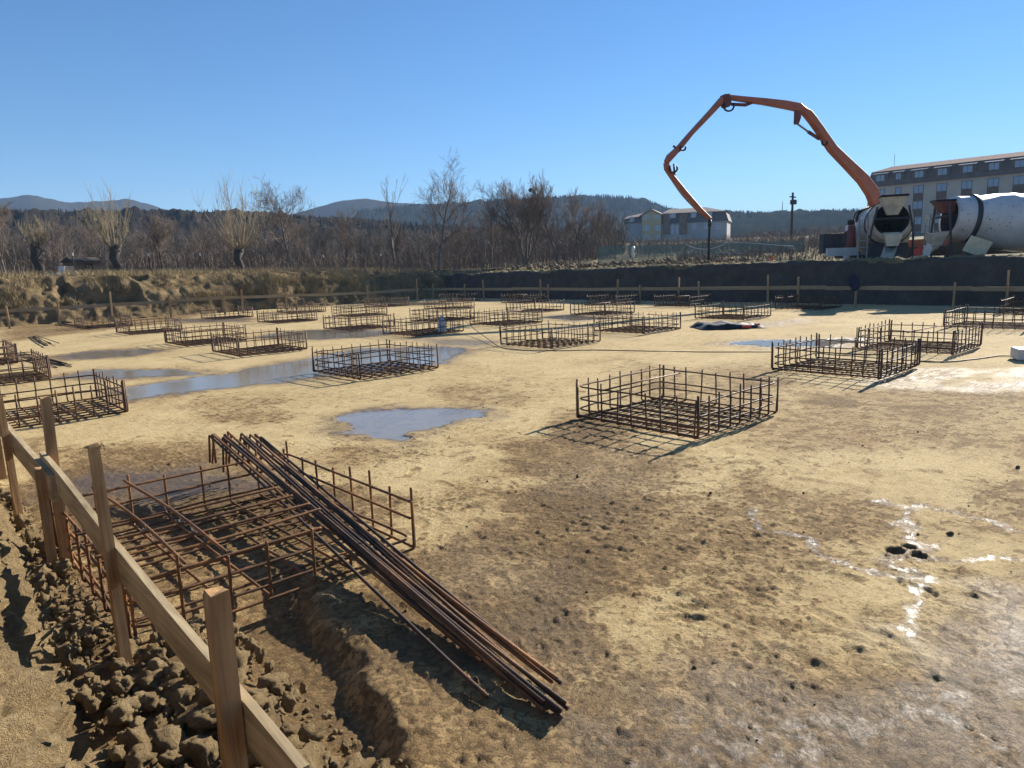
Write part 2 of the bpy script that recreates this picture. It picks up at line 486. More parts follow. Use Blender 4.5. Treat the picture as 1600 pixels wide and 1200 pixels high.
spec_ = sstep(fbm2(FA * 20, FB * 20, 3, 87, .6), .46, .62)
near_ = sstep(FA - FB, 4.5, 7.5)
wet = wet * (1 - near_ * (1 - spec_) * .8 * sstep(wet, .2, .4) * (wet < .85))
# thin glistening rills and the wet churned ground in front
def rill(pts, w0, level):
    global wet, mud
    P = [np.array(q) for q in px(*pts)]
    for p, q in zip(P[:-1], P[1:]):
        e = q - p; t = np.clip(((wx - p[0]) * e[0] + (wy - p[1]) * e[1]) / (e @ e), 0, 1)
        d = np.hypot(wx - p[0] - t * e[0], wy - p[1] - t * e[1])
        m = sstep(w0 + (fine - .5) * w0 * 1.5 - d, -w0 * .4, w0 * .6)
        wet = np.maximum(wet, m * level * (.45 + .75 * spec_)); mud = np.maximum(mud, m * .35)
rill([(1395, 780), (1425, 810), (1440, 860), (1448, 910), (1440, 975), (1425, 1005)], .075, .50)
rill([(1440, 866), (1520, 876), (1640, 886)], .045, .48)
rill([(1420, 800), (1500, 812), (1620, 840)], .04, .38)
rill([(1180, 800), (1290, 870), (1430, 905)], .05, .45)
puddle([(880, 1230), (960, 1130), (1060, 1080), (1180, 1075), (1330, 1110), (1500, 1120), (1640, 1040), (1640, 1240)], .36, .22, .8, .5)
wet = np.where((wet > .28) & (wet <= .361) & (np.hypot(FA, FB) < 6), wet * (.62 + .75 * spec_), wet)
puddle([(1500, 1050), (1640, 960), (1640, 1100), (1540, 1120)], .33, .2, .5, .5)
def mudzone(pts, level, soft):
    global mud
    mud = np.maximum(mud, sstep(poly_sd(px(*pts), wx, wy), -soft, soft) * level)
mudzone([(380, 1000), (560, 880), (640, 870), (760, 830), (900, 900), (960, 1000), (1040, 1080), (1000, 1240), (400, 1240)], .60, .30)
mudzone([(60, 700), (300, 690), (480, 740), (600, 880), (420, 1000), (100, 1000)], .62, .35)
mudzone([(830, 700), (900, 640), (1000, 700), (1080, 730), (980, 800), (930, 900), (960, 1010), (850, 950), (780, 830), (840, 760)], .55, .35)
mudzone([(1130, 690), (1240, 620), (1400, 600), (1640, 620), (1640, 720), (1400, 700), (1250, 730)], .42, .5)
mudzone([(960, 560), (1080, 575), (1210, 570), (1240, 640), (1150, 690), (980, 640)], .34, .5)
mudzone([(1450, 1000), (1640, 900), (1640, 1100), (1400, 1120)], .5, .4)
mudzone([(0, 500), (200, 490), (330, 487), (260, 505), (0, 535)], .6, .8)
wetsoft = sstep(wx, 0, 1) * 0
wet = np.maximum(wet, mud * .22 * sstep(fbm2(FA * 1.1, FB * 1.1, 4, 77), .42, .66) * sstep(-np.hypot(FA, FB), -9, -5))
patch = fbm2(FA * .75, FB * .75, 5, 51)
churn = sstep(fbm2(FA * .5 + 9, FB * .5, 4, 61), .44, .62)
mud = np.clip(mud + .5 * sstep(patch, .47, .68) * sstep(-np.hypot(FA, FB), -16, -8) + .12 * churn, 0, 1)
# relief
rel = (fbm2(FA * .55, FB * .55, 3, 71) - .5) * .035 + (fbm2(FA * 3.2, FB * 3.2, 4, 73) - .5) * .013
crumb = fbm2(FA * 24, FB * 24, 3, 79, .6)
rough_amt = np.clip(.18 + mud * .8 + churn * .35, 0, 1.2) * (1 - sstep(wet, .35, .7))
rel += np.clip(crumb - .57, 0, 1) * .045 * rough_amt + (fbm2(FA * 9, FB * 9, 4, 83) - .5) * .016 * rough_amt
def rf2(x, y, octaves, seed, gain=.55):
    s_ = 0; amp = 1; tot = 0
    for o in range(octaves):
        s_ = s_ + amp * np.abs(2 * vn2(x, y, seed + o * 13) - 1); tot += amp; amp *= gain
        x, y = (x * .8 - y * .6) * 2.03 + 3.1, (x * .6 + y * .8) * 2.03 + 7.7
    return s_ / tot
nearw = sstep(-np.hypot(FA, FB), -15, -7)
clus = sstep(fbm2(FA * 1.5 + 3, FB * 1.5, 4, 101, .6) + mud * .10, .50, .60) * (1 - sstep(wet, .35, .6)) * nearw
cr2 = rf2(FA * 15, FB * 15, 3, 103, .7)
lumps_ = np.clip(cr2 - .40, 0, 1) * clus
rel += lumps_ * .036 + (rf2(FA * 4.5, FB * 4.5, 5, 107, .62) - .36) * .017 * rough_amt * nearw
mud = np.clip(mud + lumps_ * 1.3, 0, 1)
def prints(n, bx, seed):
    """boot marks pressed into the mud"""
    global rel, mud
    rr = np.random.default_rng(seed)
    for _ in range(n):
        x = rr.uniform(bx[0], bx[1]); y = rr.uniform(bx[2], bx[3]); an = rr.uniform(0, 6.3); dp = rr.uniform(.003, .007)
        i0, i1 = np.searchsorted(fa, [x - .3, x + .3]); j0, j1 = np.searchsorted(fb, [y - .3, y + .3])
        if i1 - i0 < 2 or j1 - j0 < 2: continue
        X = FA[i0:i1, j0:j1] - x; Y = FB[i0:i1, j0:j1] - y
        U = (X * math.cos(an) + Y * math.sin(an)) / .15; V = (-X * math.sin(an) + Y * math.cos(an)) / (.055 + .012 * np.sign(X))
        r = np.sqrt(U * U + V * V) + (fine[i0:i1, j0:j1] - .5) * .5
        rel[i0:i1, j0:j1] += -dp * (1 - sstep(r, .75, 1.0)) + dp * .6 * np.exp(-((r - 1.25) / .22) ** 2)
        mud[i0:i1, j0:j1] = np.maximum(mud[i0:i1, j0:j1], .28 * (1 - sstep(r, .8, 1.6)))
prints(110, (1.7, 6.5, -.1, 6.0), 3)
prints(30, (2.4, 4.2, .4, 2.2), 5)
prints(60, (4.5, 12, 1, 9), 9)
hx, hy = G(1398, 864)[:2]
for dx, dy, rr_ in ((0, 0, .07), (.12, -.05, .055), (.02, -.14, .06)):
    r = np.hypot(FA - hx - dx, FB - hy - dy) / (rr_ * .8) + (fine - .5) * 1.3
    rel += -.03 * (1 - sstep(r, .4, 1.15)) + .012 * np.exp(-((r - 1.3) / .3) ** 2); mud = np.maximum(mud, (1 - sstep(r, .8, 1.3)) * .95)
# the slab's edge: a trench along the plank fence
edge = 1.40 + (FB - 2.2) * .265 + (fbm2(FA * 2.2, FB * 2.2, 4, 91) - .5) * .22
tr = sstep(edge - FA, -.03, .16) * sstep(-FB, -4.35, -3.75)
rel -= .10 * tr * sstep(FA, .95, 1.2)
rel += .10 * np.exp(-((FA - .92) / .24) ** 2) * sstep(-FB, -4.0, -3.4) * (.5 + fbm2(FA * 5, FB * 5, 4, 95))
mud = np.maximum(mud, tr * .95)
tr2 = sstep(.95 + (fine - .5) * .5 - FA, 0, .3)
mud = np.maximum(mud, tr2 * .85); rel += tr2 * (fbm2(FA * 6, FB * 6, 4, 93) - .35) * .09
# puddles lie flat
wl = sstep(wet, .55, .78)
rel = rel * (1 - wl) + (-.006) * wl
floor_me = mk_mesh('pit_floor', np.stack([FA, FB, rel], -1).reshape(-1, 3), grid_faces(len(fa), len(fb)), M_FLOOR, True)
set_attr(floor_me, 'wet', wet); set_attr(floor_me, 'mud', mud)
setting(link(bpy.data.objects.new('pit_floor', floor_me)))
def floor_z(a, b):
    i = min(max(np.searchsorted(fa, a), 0), len(fa) - 1); j = min(max(np.searchsorted(fb, b), 0), len(fb) - 1)
    return float(rel[i, j])

# ------------------------------------------------------------------ banks (profile swept along a line, displaced in 3-D)
def bank(name, s, prof, place, disp, mat, npr=60):
    """prof(s)->list of (t,z); place(s,t,z)->xyz arrays"""
    rows = []
    for sv in s:
        P = np.array(prof(sv)); L = np.r_[0, np.cumsum(np.hypot(*np.diff(P, axis=0).T))]
        q = np.linspace(0, L[-1], npr)
        rows.append(np.stack([np.interp(q, L, P[:, 0]), np.interp(q, L, P[:, 1])], 1))
    R = np.array(rows); S = np.repeat(np.array(s)[:, None], npr, 1)
    X, Y, Z = place(S, R[..., 0], R[..., 1])
    V = np.stack([X, Y, Z], -1)
    du = np.gradient(V, axis=0); dv = np.gradient(V, axis=1)
    N = np.cross(du, dv); N /= np.linalg.norm(N, axis=-1)[..., None] + 1e-9
    if N[len(s) // 2, npr // 3, 2] < 0: N = -N
    V = V + N * disp(V, S, R)[..., None]
    return setting(obj(name, V.reshape(-1, 3), grid_faces(len(s), npr), mat, smooth=True))
# near bank under the camera
def near_prof(b):
    w = .03 * math.sin(b * 1.3) + .02 * math.sin(b * 3.1 + 1)
    t = .50 + .030 * min(max(b - 3, -2), 6) + w
    return [(t + .20, -.06), (t + .05, .0), (t - .03, .12), (t - .13, .36), (t - .24, .62), (t - .36, .86), (t - .54, 1.04), (-.45, 1.14), (-1.2, 1.2), (-2.6, 1.22)]
sb = lines((-12, -1, .4), (-1, 9, .022), (9, 16, .08), (16, 44, .5))
def near_disp(V, S, R):
    x, y, z = V[..., 0], V[..., 1], V[..., 2]
    lump = fbm3(x * 3.2, y * 3.2, z * 3.2, 5, 3)
    fn = fbm3(x * 26, y * 26, z * 26, 4, 15, .6)
    crag = rfbm3(x * 4.5, y * 4.0, z * 2.6, 5, 9, .62); cl = rfbm3(x * 13, y * 13, z * 10, 4, 29, .6)
    face = .4 + .6 * sstep(-x, -.62, -.42)
    return (lump - .5) * .18 + ((crag - .38) * .16 + (cl - .38) * .17) * face + (fn - .5) * .07 - .02
bank('near_bank', sb, near_prof, lambda s, t, z: (t, s, z), near_disp, M_BANK, 150)
# shaded cut wall at the far right
def wall_prof(b):
    zc = float(np.interp(b, [-13, 6, 10, 20, 30, 42], [1.70, 1.74, 1.79, 1.79, 1.70, 1.55]))
    g = float(zg(33.2, b))
    w = .10 * math.sin(b * .7) + .05 * math.sin(b * 1.9)
    return [(29.6, -.08), (29.9, .06), (30.0 + w, .5), (30.12 + w, 1.0), (30.22 + w, 1.45), (30.36 + w, zc - .06), (30.55 + w, zc), (31.1, zc - .02), (31.9, (zc + g) / 2), (33.2, g - .08)]
def wall_disp(V, S, R):
    x, y, z = V[..., 0], V[..., 1], V[..., 2]
    top = sstep(x, 30.3, 30.6)
    return (fbm3(x * .8, y * .8, z * .8, 4, 23) - .5) * .22 + (fbm3(x * 5, y * 5, z * 3, 5, 27) - .5) * (.09 + .22 * top)
def split_mat(o, thresh_fn, mat2):
    me = o.data; me.materials.append(mat2)
    n = len(me.polygons); c = np.empty(n * 3, np.float32); me.polygons.foreach_get('center', c); c = c.reshape(-1, 3)
    me.polygons.foreach_set('material_index', thresh_fn(c).astype(np.int32))
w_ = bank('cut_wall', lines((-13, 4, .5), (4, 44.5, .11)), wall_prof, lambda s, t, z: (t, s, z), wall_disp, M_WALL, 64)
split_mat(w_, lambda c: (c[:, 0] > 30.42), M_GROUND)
# grassy far bank on the left
def lb_prof(a):
    zc = float(np.interp(a, [-12, 5, 14, 22, 28, 33], [2.3, 2.25, 2.16, 2.07, 1.88, 1.7]))
    k = float(np.interp(a, [-12, 16, 24, 31], [0, 0, .6, 1.2]))
    g = float(zg(a, 46.0))
    return [(39.2, -.08), (39.6 - k * .3, .04), (40.0 - k * .2, .6), (40.25, 1.1), (40.7, 1.55), (41.3 + k * .3, zc - .12), (41.9 + k * .3, zc), (43.2, zc + .04), (46.0, g - .05)]
def lb_disp(V, S, R):
    x, y, z = V[..., 0], V[..., 1], V[..., 2]
    face = sstep(-y, -42.0, -41.2)
    gul = fbm3(x * .55, y * .3, z * .25, 4, 33)
    holl = np.clip(fbm3(x * .9, y * .5, z * .9, 3, 39) - .56, 0, 1) * 3.2
    return ((gul - .5) * .75 - holl * sstep(z, .5, 1.0)) * face + (fbm3(x * 3, y * 3, z * 3, 5, 43) - .5) * .30
lbk = bank('far_bank', lines((-14, 2, .35), (2, 30.4, .08)), lb_prof, lambda s, t, z: (s, t, z), lb_disp, M_LBANK, 80)
# far side of the pit on the right, outside the frame
bank('right_bank', lines((-2, 33, .6)), lambda a: [(-11.2, -.05), (-11.6, .6), (-11.9, 1.1), (-13.4, 1.12)], lambda s, t, z: (s, t, z), lambda V, S, R: (fbm3(V[..., 0], V[..., 1], V[..., 2], 4, 47) - .5) * .3, M_LBANK, 16)

# dry grass on banks and crests, spoil lumps on the edge of the yard
def blades(name, P, hgt, wid, mat, lean=.5):
    n = len(P); an = RNG.uniform(0, 2 * math.pi, n); w = wid * RNG.uniform(.6, 1.3, n)
    hh = hgt * RNG.uniform(.35, 1.15, n); ln = RNG.normal(0, lean, (n, 2)) * hh[:, None]
    V = np.empty((n, 3, 3)); V[:, 0] = P; V[:, 1] = P; V[:, 2] = P
    V[:, 0, 0] += np.cos(an) * w; V[:, 0, 1] += np.sin(an) * w; V[:, 1, 0] -= np.cos(an) * w; V[:, 1, 1] -= np.sin(an) * w
    V[:, 2, 0] += ln[:, 0]; V[:, 2, 1] += ln[:, 1]; V[:, 2, 2] += hh
    V[:, :2, 2] -= .05
    return setting(obj(name, V.reshape(-1, 3), np.arange(n * 3).reshape(-1, 3), mat), 'stuff')
def on_mesh(o, n, keep):
    me = o.data; nv = len(me.vertices); co = np.empty(nv * 3, np.float32); me.vertices.foreach_get('co', co); co = co.reshape(-1, 3)
    c = co[keep(co)]
    i = RNG.integers(0, len(c), n); return c[i] + np.stack([RNG.normal(0, .06, n), RNG.normal(0, .06, n), np.zeros(n)], 1)
clump = lambda c, s, th: fbm2(c[:, 0] * s, c[:, 1] * s + c[:, 2], 3, 3) > th
t1 = blades('dry_grass', np.concatenate([on_mesh(lbk, 19000, lambda c: (c[:, 2] > 1.5) & (c[:, 0] > 2) & (c[:, 0] < 31) & clump(c, .9, .45)), on_mesh(lbk, 9000, lambda c: (c[:, 2] > .7) & (c[:, 2] <= 1.7) & (c[:, 0] > 2) & (c[:, 0] < 31) & clump(c, .8, .52))]), .34, .012, M_STRAW)
pa = np.stack([RNG.uniform(-5, 42, 14000), RNG.uniform(45, 52, 14000)], 1)
pa = pa[fbm2(pa[:, 0] * .5, pa[:, 1] * .5, 3, 4) > .47]
blades('meadow_grass', np.column_stack([pa, zg(pa[:, 0], pa[:, 1])]), .24, .012, M_STRAW)
blades('crest_grass', on_mesh(w_, 9000, lambda c: (c[:, 0] > 30.45) & (c[:, 1] > 3)), .12, .010, M_STRAW)
def lump_mesh(seed, sub=2, rough=.45):
    import bmesh
    bm = bmesh.new(); bmesh.ops.create_icosphere(bm, subdivisions=sub, radius=1.0)
    v = np.array([p.co[:] for p in bm.verts]); f = np.array([[q.index for q in p.verts] for p in bm.faces]); bm.free()
    k = 1 + (fbm3(v[:, 0] * 1.3 + seed * 7, v[:, 1] * 1.3, v[:, 2] * 1.3, 3, seed) - .5) * 2.2 * rough + (rfbm3(v[:, 0] * 1.6 + seed * 3, v[:, 1] * 1.6, v[:, 2] * 1.6, 4, seed + 5, .6) - .45) * 1.7 * rough
    return v * k[:, None], f
LUMPS = [lump_mesh(i, 3, .5) for i in range(9)]; LUMPS2 = [lump_mesh(i + 10, 2, .6) for i in range(6)]
def heap(name, items, mat, lib):
    vs = []; fs = []; off = 0
    for (x, y, z, r) in items:
        v, f = lib[RNG.integers(0, len(lib))]
        an = RNG.uniform(0, 6.28); sc = r * RNG.uniform(.7, 1.3, 3)
        w = v * sc; w = np.stack([w[:, 0] * math.cos(an) - w[:, 1] * math.sin(an), w[:, 0] * math.sin(an) + w[:, 1] * math.cos(an), w[:, 2]], 1) + (x, y, z)
        vs.append(w); fs.append(f + off); off += len(v)
    return setting(obj(name, np.concatenate(vs), np.concatenate(fs), mat, smooth=True), 'stuff')
it = []
for _ in range(620):
    b = RNG.choice([RNG.uniform(1.2, 4.0), RNG.uniform(4.0, 8.5)], p=[.72, .28]); k = RNG.random()
    a = RNG.uniform(.48, 1.30 if b < 4 else .74)
    r = RNG.choice([.012, .022, .036, .055], p=[.42, .32, .19, .07])
    it.append((a, b, max(0, .12 * (1 - (a - .5) / .9)) + r * .35 - .02, r))
for _ in range(150):
    b = RNG.uniform(1.4, 3.7); a = RNG.uniform(.55, 1.22); r = RNG.choice([.025, .045, .065, .085], p=[.35, .3, .23, .12])
    it.append((a, b, floor_z(a, b) + r * .35, r))
heap('soil_clods', it, M_CLOD, LUMPS)
it = []
for _ in range(1500):
    b = RNG.uniform(1.2, 8.0); a = RNG.uniform(.42, 1.35 if b < 4 else .8); r = RNG.uniform(.005, .017)
    it.append((a, b, floor_z(a, b) + r * .4 + max(0, .50 + .03 * (b - 3) - a) * 2.0, r))
heap('soil_crumbs', it, M_CLOD, [lump_mesh(i + 30, 1, .6) for i in range(5)])
it = []
for _ in range(900):
    u = RNG.uniform(800, 1330); P = onA(u, 410, RNG.uniform(31.0, 37))
    it.append((P[0], P[1], float(zg(P[0], P[1])) + .02 + .10 * sstep(P[1], 14, 20) * RNG.random(), RNG.choice([.05, .09, .15, .22], p=[.5, .3, .15, .05])))
heap('spoil_lumps', it, soil_material('spoil_soil', (.10, .075, .05), (.19, .14, .09), (.32, .24, .15), 2.0), LUMPS2)
it = []
for _ in range(90):
    a, b = RNG.uniform(1.6, 9), RNG.uniform(-.3, 8)
    if wet[np.searchsorted(fa, a), np.searchsorted(fb, b)] > .5: continue
    r = RNG.choice([.006, .011, .02], p=[.6, .32, .08]); it.append((a, b, floor_z(a, b) + r * .4, r))
heap('mud_crumbs', it, simple('dark_mud', (.085, .06, .035), .9, .3, 20, obj_space=False), LUMPS2)

# ------------------------------------------------------------------ rebar cages on a regular grid
SIDE, CH = 1.80, 0.43
def u_bar(L, h0, h1, r, near=False, bend=0.0):
    pts = [(0, 0, h0), (0, 0, 0), (L, 0, 0), (L, 0, h1)]
    path = rounded(pts, .028, 3)
    path = [p + np.array([0, bend * math.sin(p[0] / L * 3.1), 0]) for p in path]
    v, f = ribbed(path, r) if near else tube(path, r, 6)
    return v, f
def ring(Lx, Ly, r, near=False, seed=0, gap=0.02):
    rr = np.random.default_rng(seed)
    pts = [(gap, gap, 0), (Lx - gap, gap, 0), (Lx - gap, Ly - gap, 0), (gap, Ly - gap, 0)]
    path = rounded(pts, .10, 5, True)
    P = resample(path + [path[0]], .06 if not near else .008)[:-1]
    P[:, 2] += (fbm2(P[:, 0] * 1.2 + seed * 3, P[:, 1] * 1.2, 3, seed) - .5) * .05
    if near:
        R = np.where(np.arange(len(P)) % 2 == 0, r * .9, r * 1.1); return tube(P, R, 7, True)
    return tube(P, r, 5, True)
RB = .0108
U_VAR = [mk_mesh('bottom_bar', *u_bar(SIDE, CH + d0, CH + d1, RB, False, bd), M_REBAR, True) for d0, d1, bd in ((.005, .03, .01), (.03, .0, -.014), (.0, .015, .006), (.02, .0, -.006), (.05, .04, .0))]
R_VAR = [mk_mesh('ring_bar', *ring(SIDE, SIDE, RB, False, i), M_REBAR, True) for i in range(4)]
U_THK = mk_mesh('bottom_bar', *u_bar(SIDE, CH + .03, CH + .04, RB * 1.5, False, 0), M_REBAR, True)
ROWS = [.79, 6.48, 11.72, 15.5, 20.6, 25.8]
COLS = [4.19, 11.5, 17.15, 21.1, 27.35, 33.1]
FIX = {(1, 0): (6.50, 4.21), (2, 0): (11.52, 4.17), (3, 0): (15.14, 4.19), (1, 1): (6.40, 11.19), (2, 1): (11.70, 11.51), (1, 2): (6.50, 17.03), (1, 3): (6.54, 21.04), (1, 4): (6.72, 27.5),
       (2, 2): (11.73, 17.08), (2, 3): (11.81, 21.05), (2, 4): (12.02, 27.2), (3, 2): (15.4, 17.3), (3, 1): (15.63, 11.82), (4, 1): (20.61, 11.66), (4, 2): (20.49, 17.3), (4, 3): (20.68, 21.28),
       (0, 1): (.86, 11.44), (0, 2): (.79, 16.86), (0, 3): (.79, 21.0)}
ROWN = ['in the row beside the near fence', 'in the second row from the near fence', 'in the third row from the near fence', 'in the fourth row from the near fence', 'in the last fully sunlit row', 'in the shade below the cut wall']
COLN = ['first from the right', 'second from the right', 'third from the right', 'fourth from the right', 'fifth from the right', 'sixth from the right']
rr = random.Random(3)
for i, a in enumerate(ROWS):
    for j, b in enumerate(COLS):
        if (i, j) == (0, 0) or (i == 0 and j > 3): continue
        x, y = FIX.get((i, j), (a, b))
        lab = 'rebar cage ' + ROWN[i] + ', ' + COLN[j]
        if (i, j) == (1, 0): lab = 'rusty rebar footing cage standing alone in the right foreground'
        if (i, j) == (1, 1): lab = 'rusty rebar footing cage standing in the long puddle'
        cg = thing('rebar_cage', lab, 'rebar cage', (x, y, max(.0, floor_z(x + .9, y + .9)) + .012), rr.uniform(-.012, .012), 'rebar footing cages set out in a grid')
        N = 9
        for k in range(N):
            t = .03 + (SIDE - .06) * k / (N - 1)
            if k not in (0, N - 1): t += rr.uniform(-.025, .025)
            me = U_THK if k in (0, N - 1) and rr.random() < .7 else rr.choice(U_VAR)
            inst('bottom_bar', me, cg, (0, t, .018), (rr.gauss(0, .045), 0, rr.uniform(-.01, .01)))
            t = .03 + (SIDE - .06) * k / (N - 1)
            if k not in (0, N - 1): t += rr.uniform(-.025, .025)
            me = U_THK if k in (0, N - 1) and rr.random() < .7 else rr.choice(U_VAR)
            inst('bottom_bar', me, cg, (t, 0, .036), (0, rr.uniform(-.05, .05) * 0, math.pi / 2 + rr.uniform(-.008, .008)), )
        for zz in ((.21, .415) if rr.random() < .4 else (.13, .27, .415)):
            inst('ring_bar', rr.choice(R_VAR), cg, (0, 0, zz + rr.uniform(-.02, .01)), (rr.uniform(-.012, .012), rr.uniform(-.012, .012), 0))
        if rr.random() < .5:
            inst('top_bar', R_VAR[0] if False else mk_mesh('top_bar', *tube([(.02, 0, 0), (SIDE * .5, 0, .01), (SIDE - .02, 0, 0)], RB, 5), M_REBAR, True), cg, (0, rr.uniform(.4, 1.4), CH - .03), (0, 0, rr.uniform(-.1, .1)))
# the large near cage under the loose bars
NX0, NX1, NY0, NY1 = .80, 2.62, 3.95, 5.95
LX, LY = NX1 - NX0, NY1 - NY0
cg = thing('rebar_cage', 'near rebar footing cage under the pile of long bars', 'rebar cage', (NX0, NY0, .015), 0, 'rebar footing cages set out in a grid')
RN = .0095
for k in range(8):
    t = .02 + (LY - .04) * k / 7 + (rr.uniform(-.02, .02) if 0 < k < 7 else 0)
    v, f = u_bar(LX, .37 + rr.uniform(-.03, .08), .37 + rr.uniform(-.02, .09), RN, True, rr.uniform(-.012, .012))
    inst('bottom_bar', mk_mesh('bottom_bar', v, f, M_REBAR_NEAR, True), cg, (0, t, .012), (rr.uniform(-.05, .05), 0, 0))
for k in range(8):
    t = .02 + (LX - .04) * k / 7 + (rr.uniform(-.02, .02) if 0 < k < 7 else 0)
    v, f = u_bar(LY, .12 if 1.1 < t < 1.75 else .36 + rr.uniform(-.03, .08), .36 + rr.uniform(-.02, .09), RN, True, rr.uniform(-.012, .012))
    inst('bottom_bar', mk_mesh('bottom_bar', v, f, M_REBAR_NEAR, True), cg, (t, 0, .032), (0, 0, math.pi / 2 + rr.uniform(-.01, .01)))
P_ = rounded([(LX * .62, .02, .36), (.02, .02, .36), (.02, LY - .02, .36), (LX - .02, LY - .02, .36), (LX - .02, .02, .36)], .10, 5)
inst('ring_bar', mk_mesh('ring_bar', *ribbed(P_, RN), M_REBAR_NEAR, True), cg)
P_ = rounded([(LX * .60, .025, .24), (.025, .025, .24), (.025, LY - .025, .24), (LX - .025, LY - .025, .24), (LX - .025, .02, .24)], .10, 5)
inst('ring_bar', mk_mesh('ring_bar', *ribbed(P_, RN), M_REBAR_NEAR, True), cg)
for zz, sd in ((.10, 1),):
    inst('ring_bar', mk_mesh('ring_bar', *ring(LX, LY, RN, True, sd), M_REBAR_NEAR, True), cg, (0, 0, zz), (rr.uniform(-.01, .01), rr.uniform(-.01, .01), 0))
for yy in (.28, .50, .74, 1.0):          # long bars laid across the top
    P = [(-.03, yy, .385), (LX * .35, yy + rr.uniform(-.03, .03), .37), (LX * .70, yy + rr.uniform(-.05, .05), .375)]
    inst('top_bar', mk_mesh('top_bar', *ribbed(rounded(P, .5, 6), RN * 1.05), M_REBAR_NEAR, True), cg)
for xx in (.30, .52):
    P = [(xx, -.02, .40), (xx + .03, LY * .5, .395), (xx - .02, LY + .02, .40)]
    inst('top_bar', mk_mesh('top_bar', *ribbed(rounded(P, .5, 6), RN * 1.05), M_REBAR_NEAR, True), cg)
for k in range(12):                      # tie wires at crossings
    px_, py_ = rr.choice([.3, .52]), rr.choice([.28, .5, .74, 1.0])
    a0 = rr.uniform(0, 6)
    P = [(px_ + .016 * math.cos(t + a0), py_ + .016 * math.sin(t + a0), .39 + .012 * math.sin(2 * t)) for t in np.linspace(0, 6.0, 9)] + [(px_ + .03 * math.cos(a0), py_ + .03 * math.sin(a0), .43)]
    inst('tie_wire', mk_mesh('tie_wire', *tube(P, .0013, 4), M_GREYSTEEL), cg)

# ------------------------------------------------------------------ pile of long bars lying over the near cage
rb = random.Random(11)
def long_bar(top, low, r, hook, zt, zl, sag=0.0, side=0.0):
    (xa, ya), (xb, yb) = top, low
    pts = []
    for k in range(26):
        t = k / 25
        y = ya + (yb - ya) * t; x = xa + (xb - xa) * t + side * math.sin(t * math.pi)
        q = max(0.0, (y - yb) / (6.7 - yb))
        z = zl + (zt + .03 - zl) * (q ** 1.22)
        pts.append(np.array([x, y, z + sag * math.sin(t * math.pi)]))
    if hook > 0:
        d = pts[0] - pts[1]; d /= np.linalg.norm(d)
        pts = [pts[0] + d * .03 + np.array([rb.uniform(-.05, .05), rb.uniform(.02, .10), -hook]), pts[0] + d * .05] + pts
        pts = rounded(pts[:3], .05, 5)[:-1] + pts[2:]
    return ribbed(pts, r, .0085, 7)
n_b = 0
for k in range(17):
    lay = k % 2
    xt = 2.24 + .36 * (k / 16) + rb.uniform(-.015, .015); yt = 6.72 - .30 * (k / 16) + rb.uniform(-.10, .12)
    if k in (13, 15, 16): xl, yl = 2.14 + rb.uniform(-.01, .10), 2.12 + rb.uniform(-.03, .08)
    elif k == 0: xl, yl = 1.85, 2.28
    elif k in (1, 2, 3): xl, yl = 2.03 + rb.uniform(-.02, .02), 2.55 + rb.uniform(-.03, .06)
    else: xl, yl = 1.90 + .17 * (k / 16) + rb.uniform(-.02, .02), 1.97 + rb.uniform(-.05, .2)
    zl = .022 + (.02 if lay else 0) + floor_z(xl, yl)
    v, f = long_bar((xt, yt), (xl, yl), rb.choice([.0098, .0105, .0115]), rb.uniform(.22, .34) if k % 5 != 4 else 0, .425 + .022 * lay + rb.uniform(0, .008), zl + .01, rb.uniform(-.01, .015), rb.uniform(-.03, .05))
    o = obj('loose_rebar', v, f, [M_REBAR_DARK, M_REBAR_NEAR, M_REBAR][k % 3], smooth=True)
    if k == 0: tag(o, 'single long bar lying apart to the left of the pile, over the near cage', 'rebar', 'long ribbed bars over the near cage')
    elif k == 16: tag(o, 'outermost long bar on the right edge of the pile over the near cage', 'rebar', 'long ribbed bars over the near cage')
    else: tag(o, 'long rusty ribbed bar in the pile lying across the near rebar cage', 'rebar', 'long ribbed bars over the near cage')
# short bars left on the floor
def bar_pile(pa, pb, n, label, group, spread=.12):
    A0, B0 = G(*pa), G(*pb)
    d = B0 - A0; L = np.linalg.norm(d); d /= L; s = np.array([-d[1], d[0], 0])
    for k in range(n):
        o0 = (k - n / 2) * spread / n * 2; z = .02 + .02 * (k % 3)
        e0, e1_ = rb.uniform(-.2, .2), rb.uniform(-.2, .5); sw = rb.uniform(-.12, .12)
        P = [A0 + s * o0 + d * e0 + upv * z, (A0 + B0) / 2 + s * (o0 + sw * .4) + upv * (z + .01), B0 + s * (o0 + sw) + d * e1_ + upv * z]
        tag(obj('loose_rebar', *tube(rounded(P, .5, 4), .011, 6), M_REBAR_DARK, smooth=True), label, 'rebar', group)
bar_pile((52, 527), (82, 540), 6, 'short dark bar in the small pile on the pale floor at far left', 'far left bar pile')
bar_pile((30, 555), (100, 573), 7, 'dark bar in the pile between the two left cages', 'bars between the left cages', .16)
bar_pile((92, 507), (150, 514), 5, 'dark bar lying before the cage at the foot of the far bank', 'bars before the far bank', .2)
o = obj('leaning_rebar', *tube(rounded([G(640, 472) + (0, .3, 0.02), onB(622, 450, 40.2), onB(608, 428, 41.2)], .5, 4), .02, 6), M_REBAR_DARK, smooth=True)
tag(o, 'long dark bar leaning up the far bank by the corner', 'rebar')

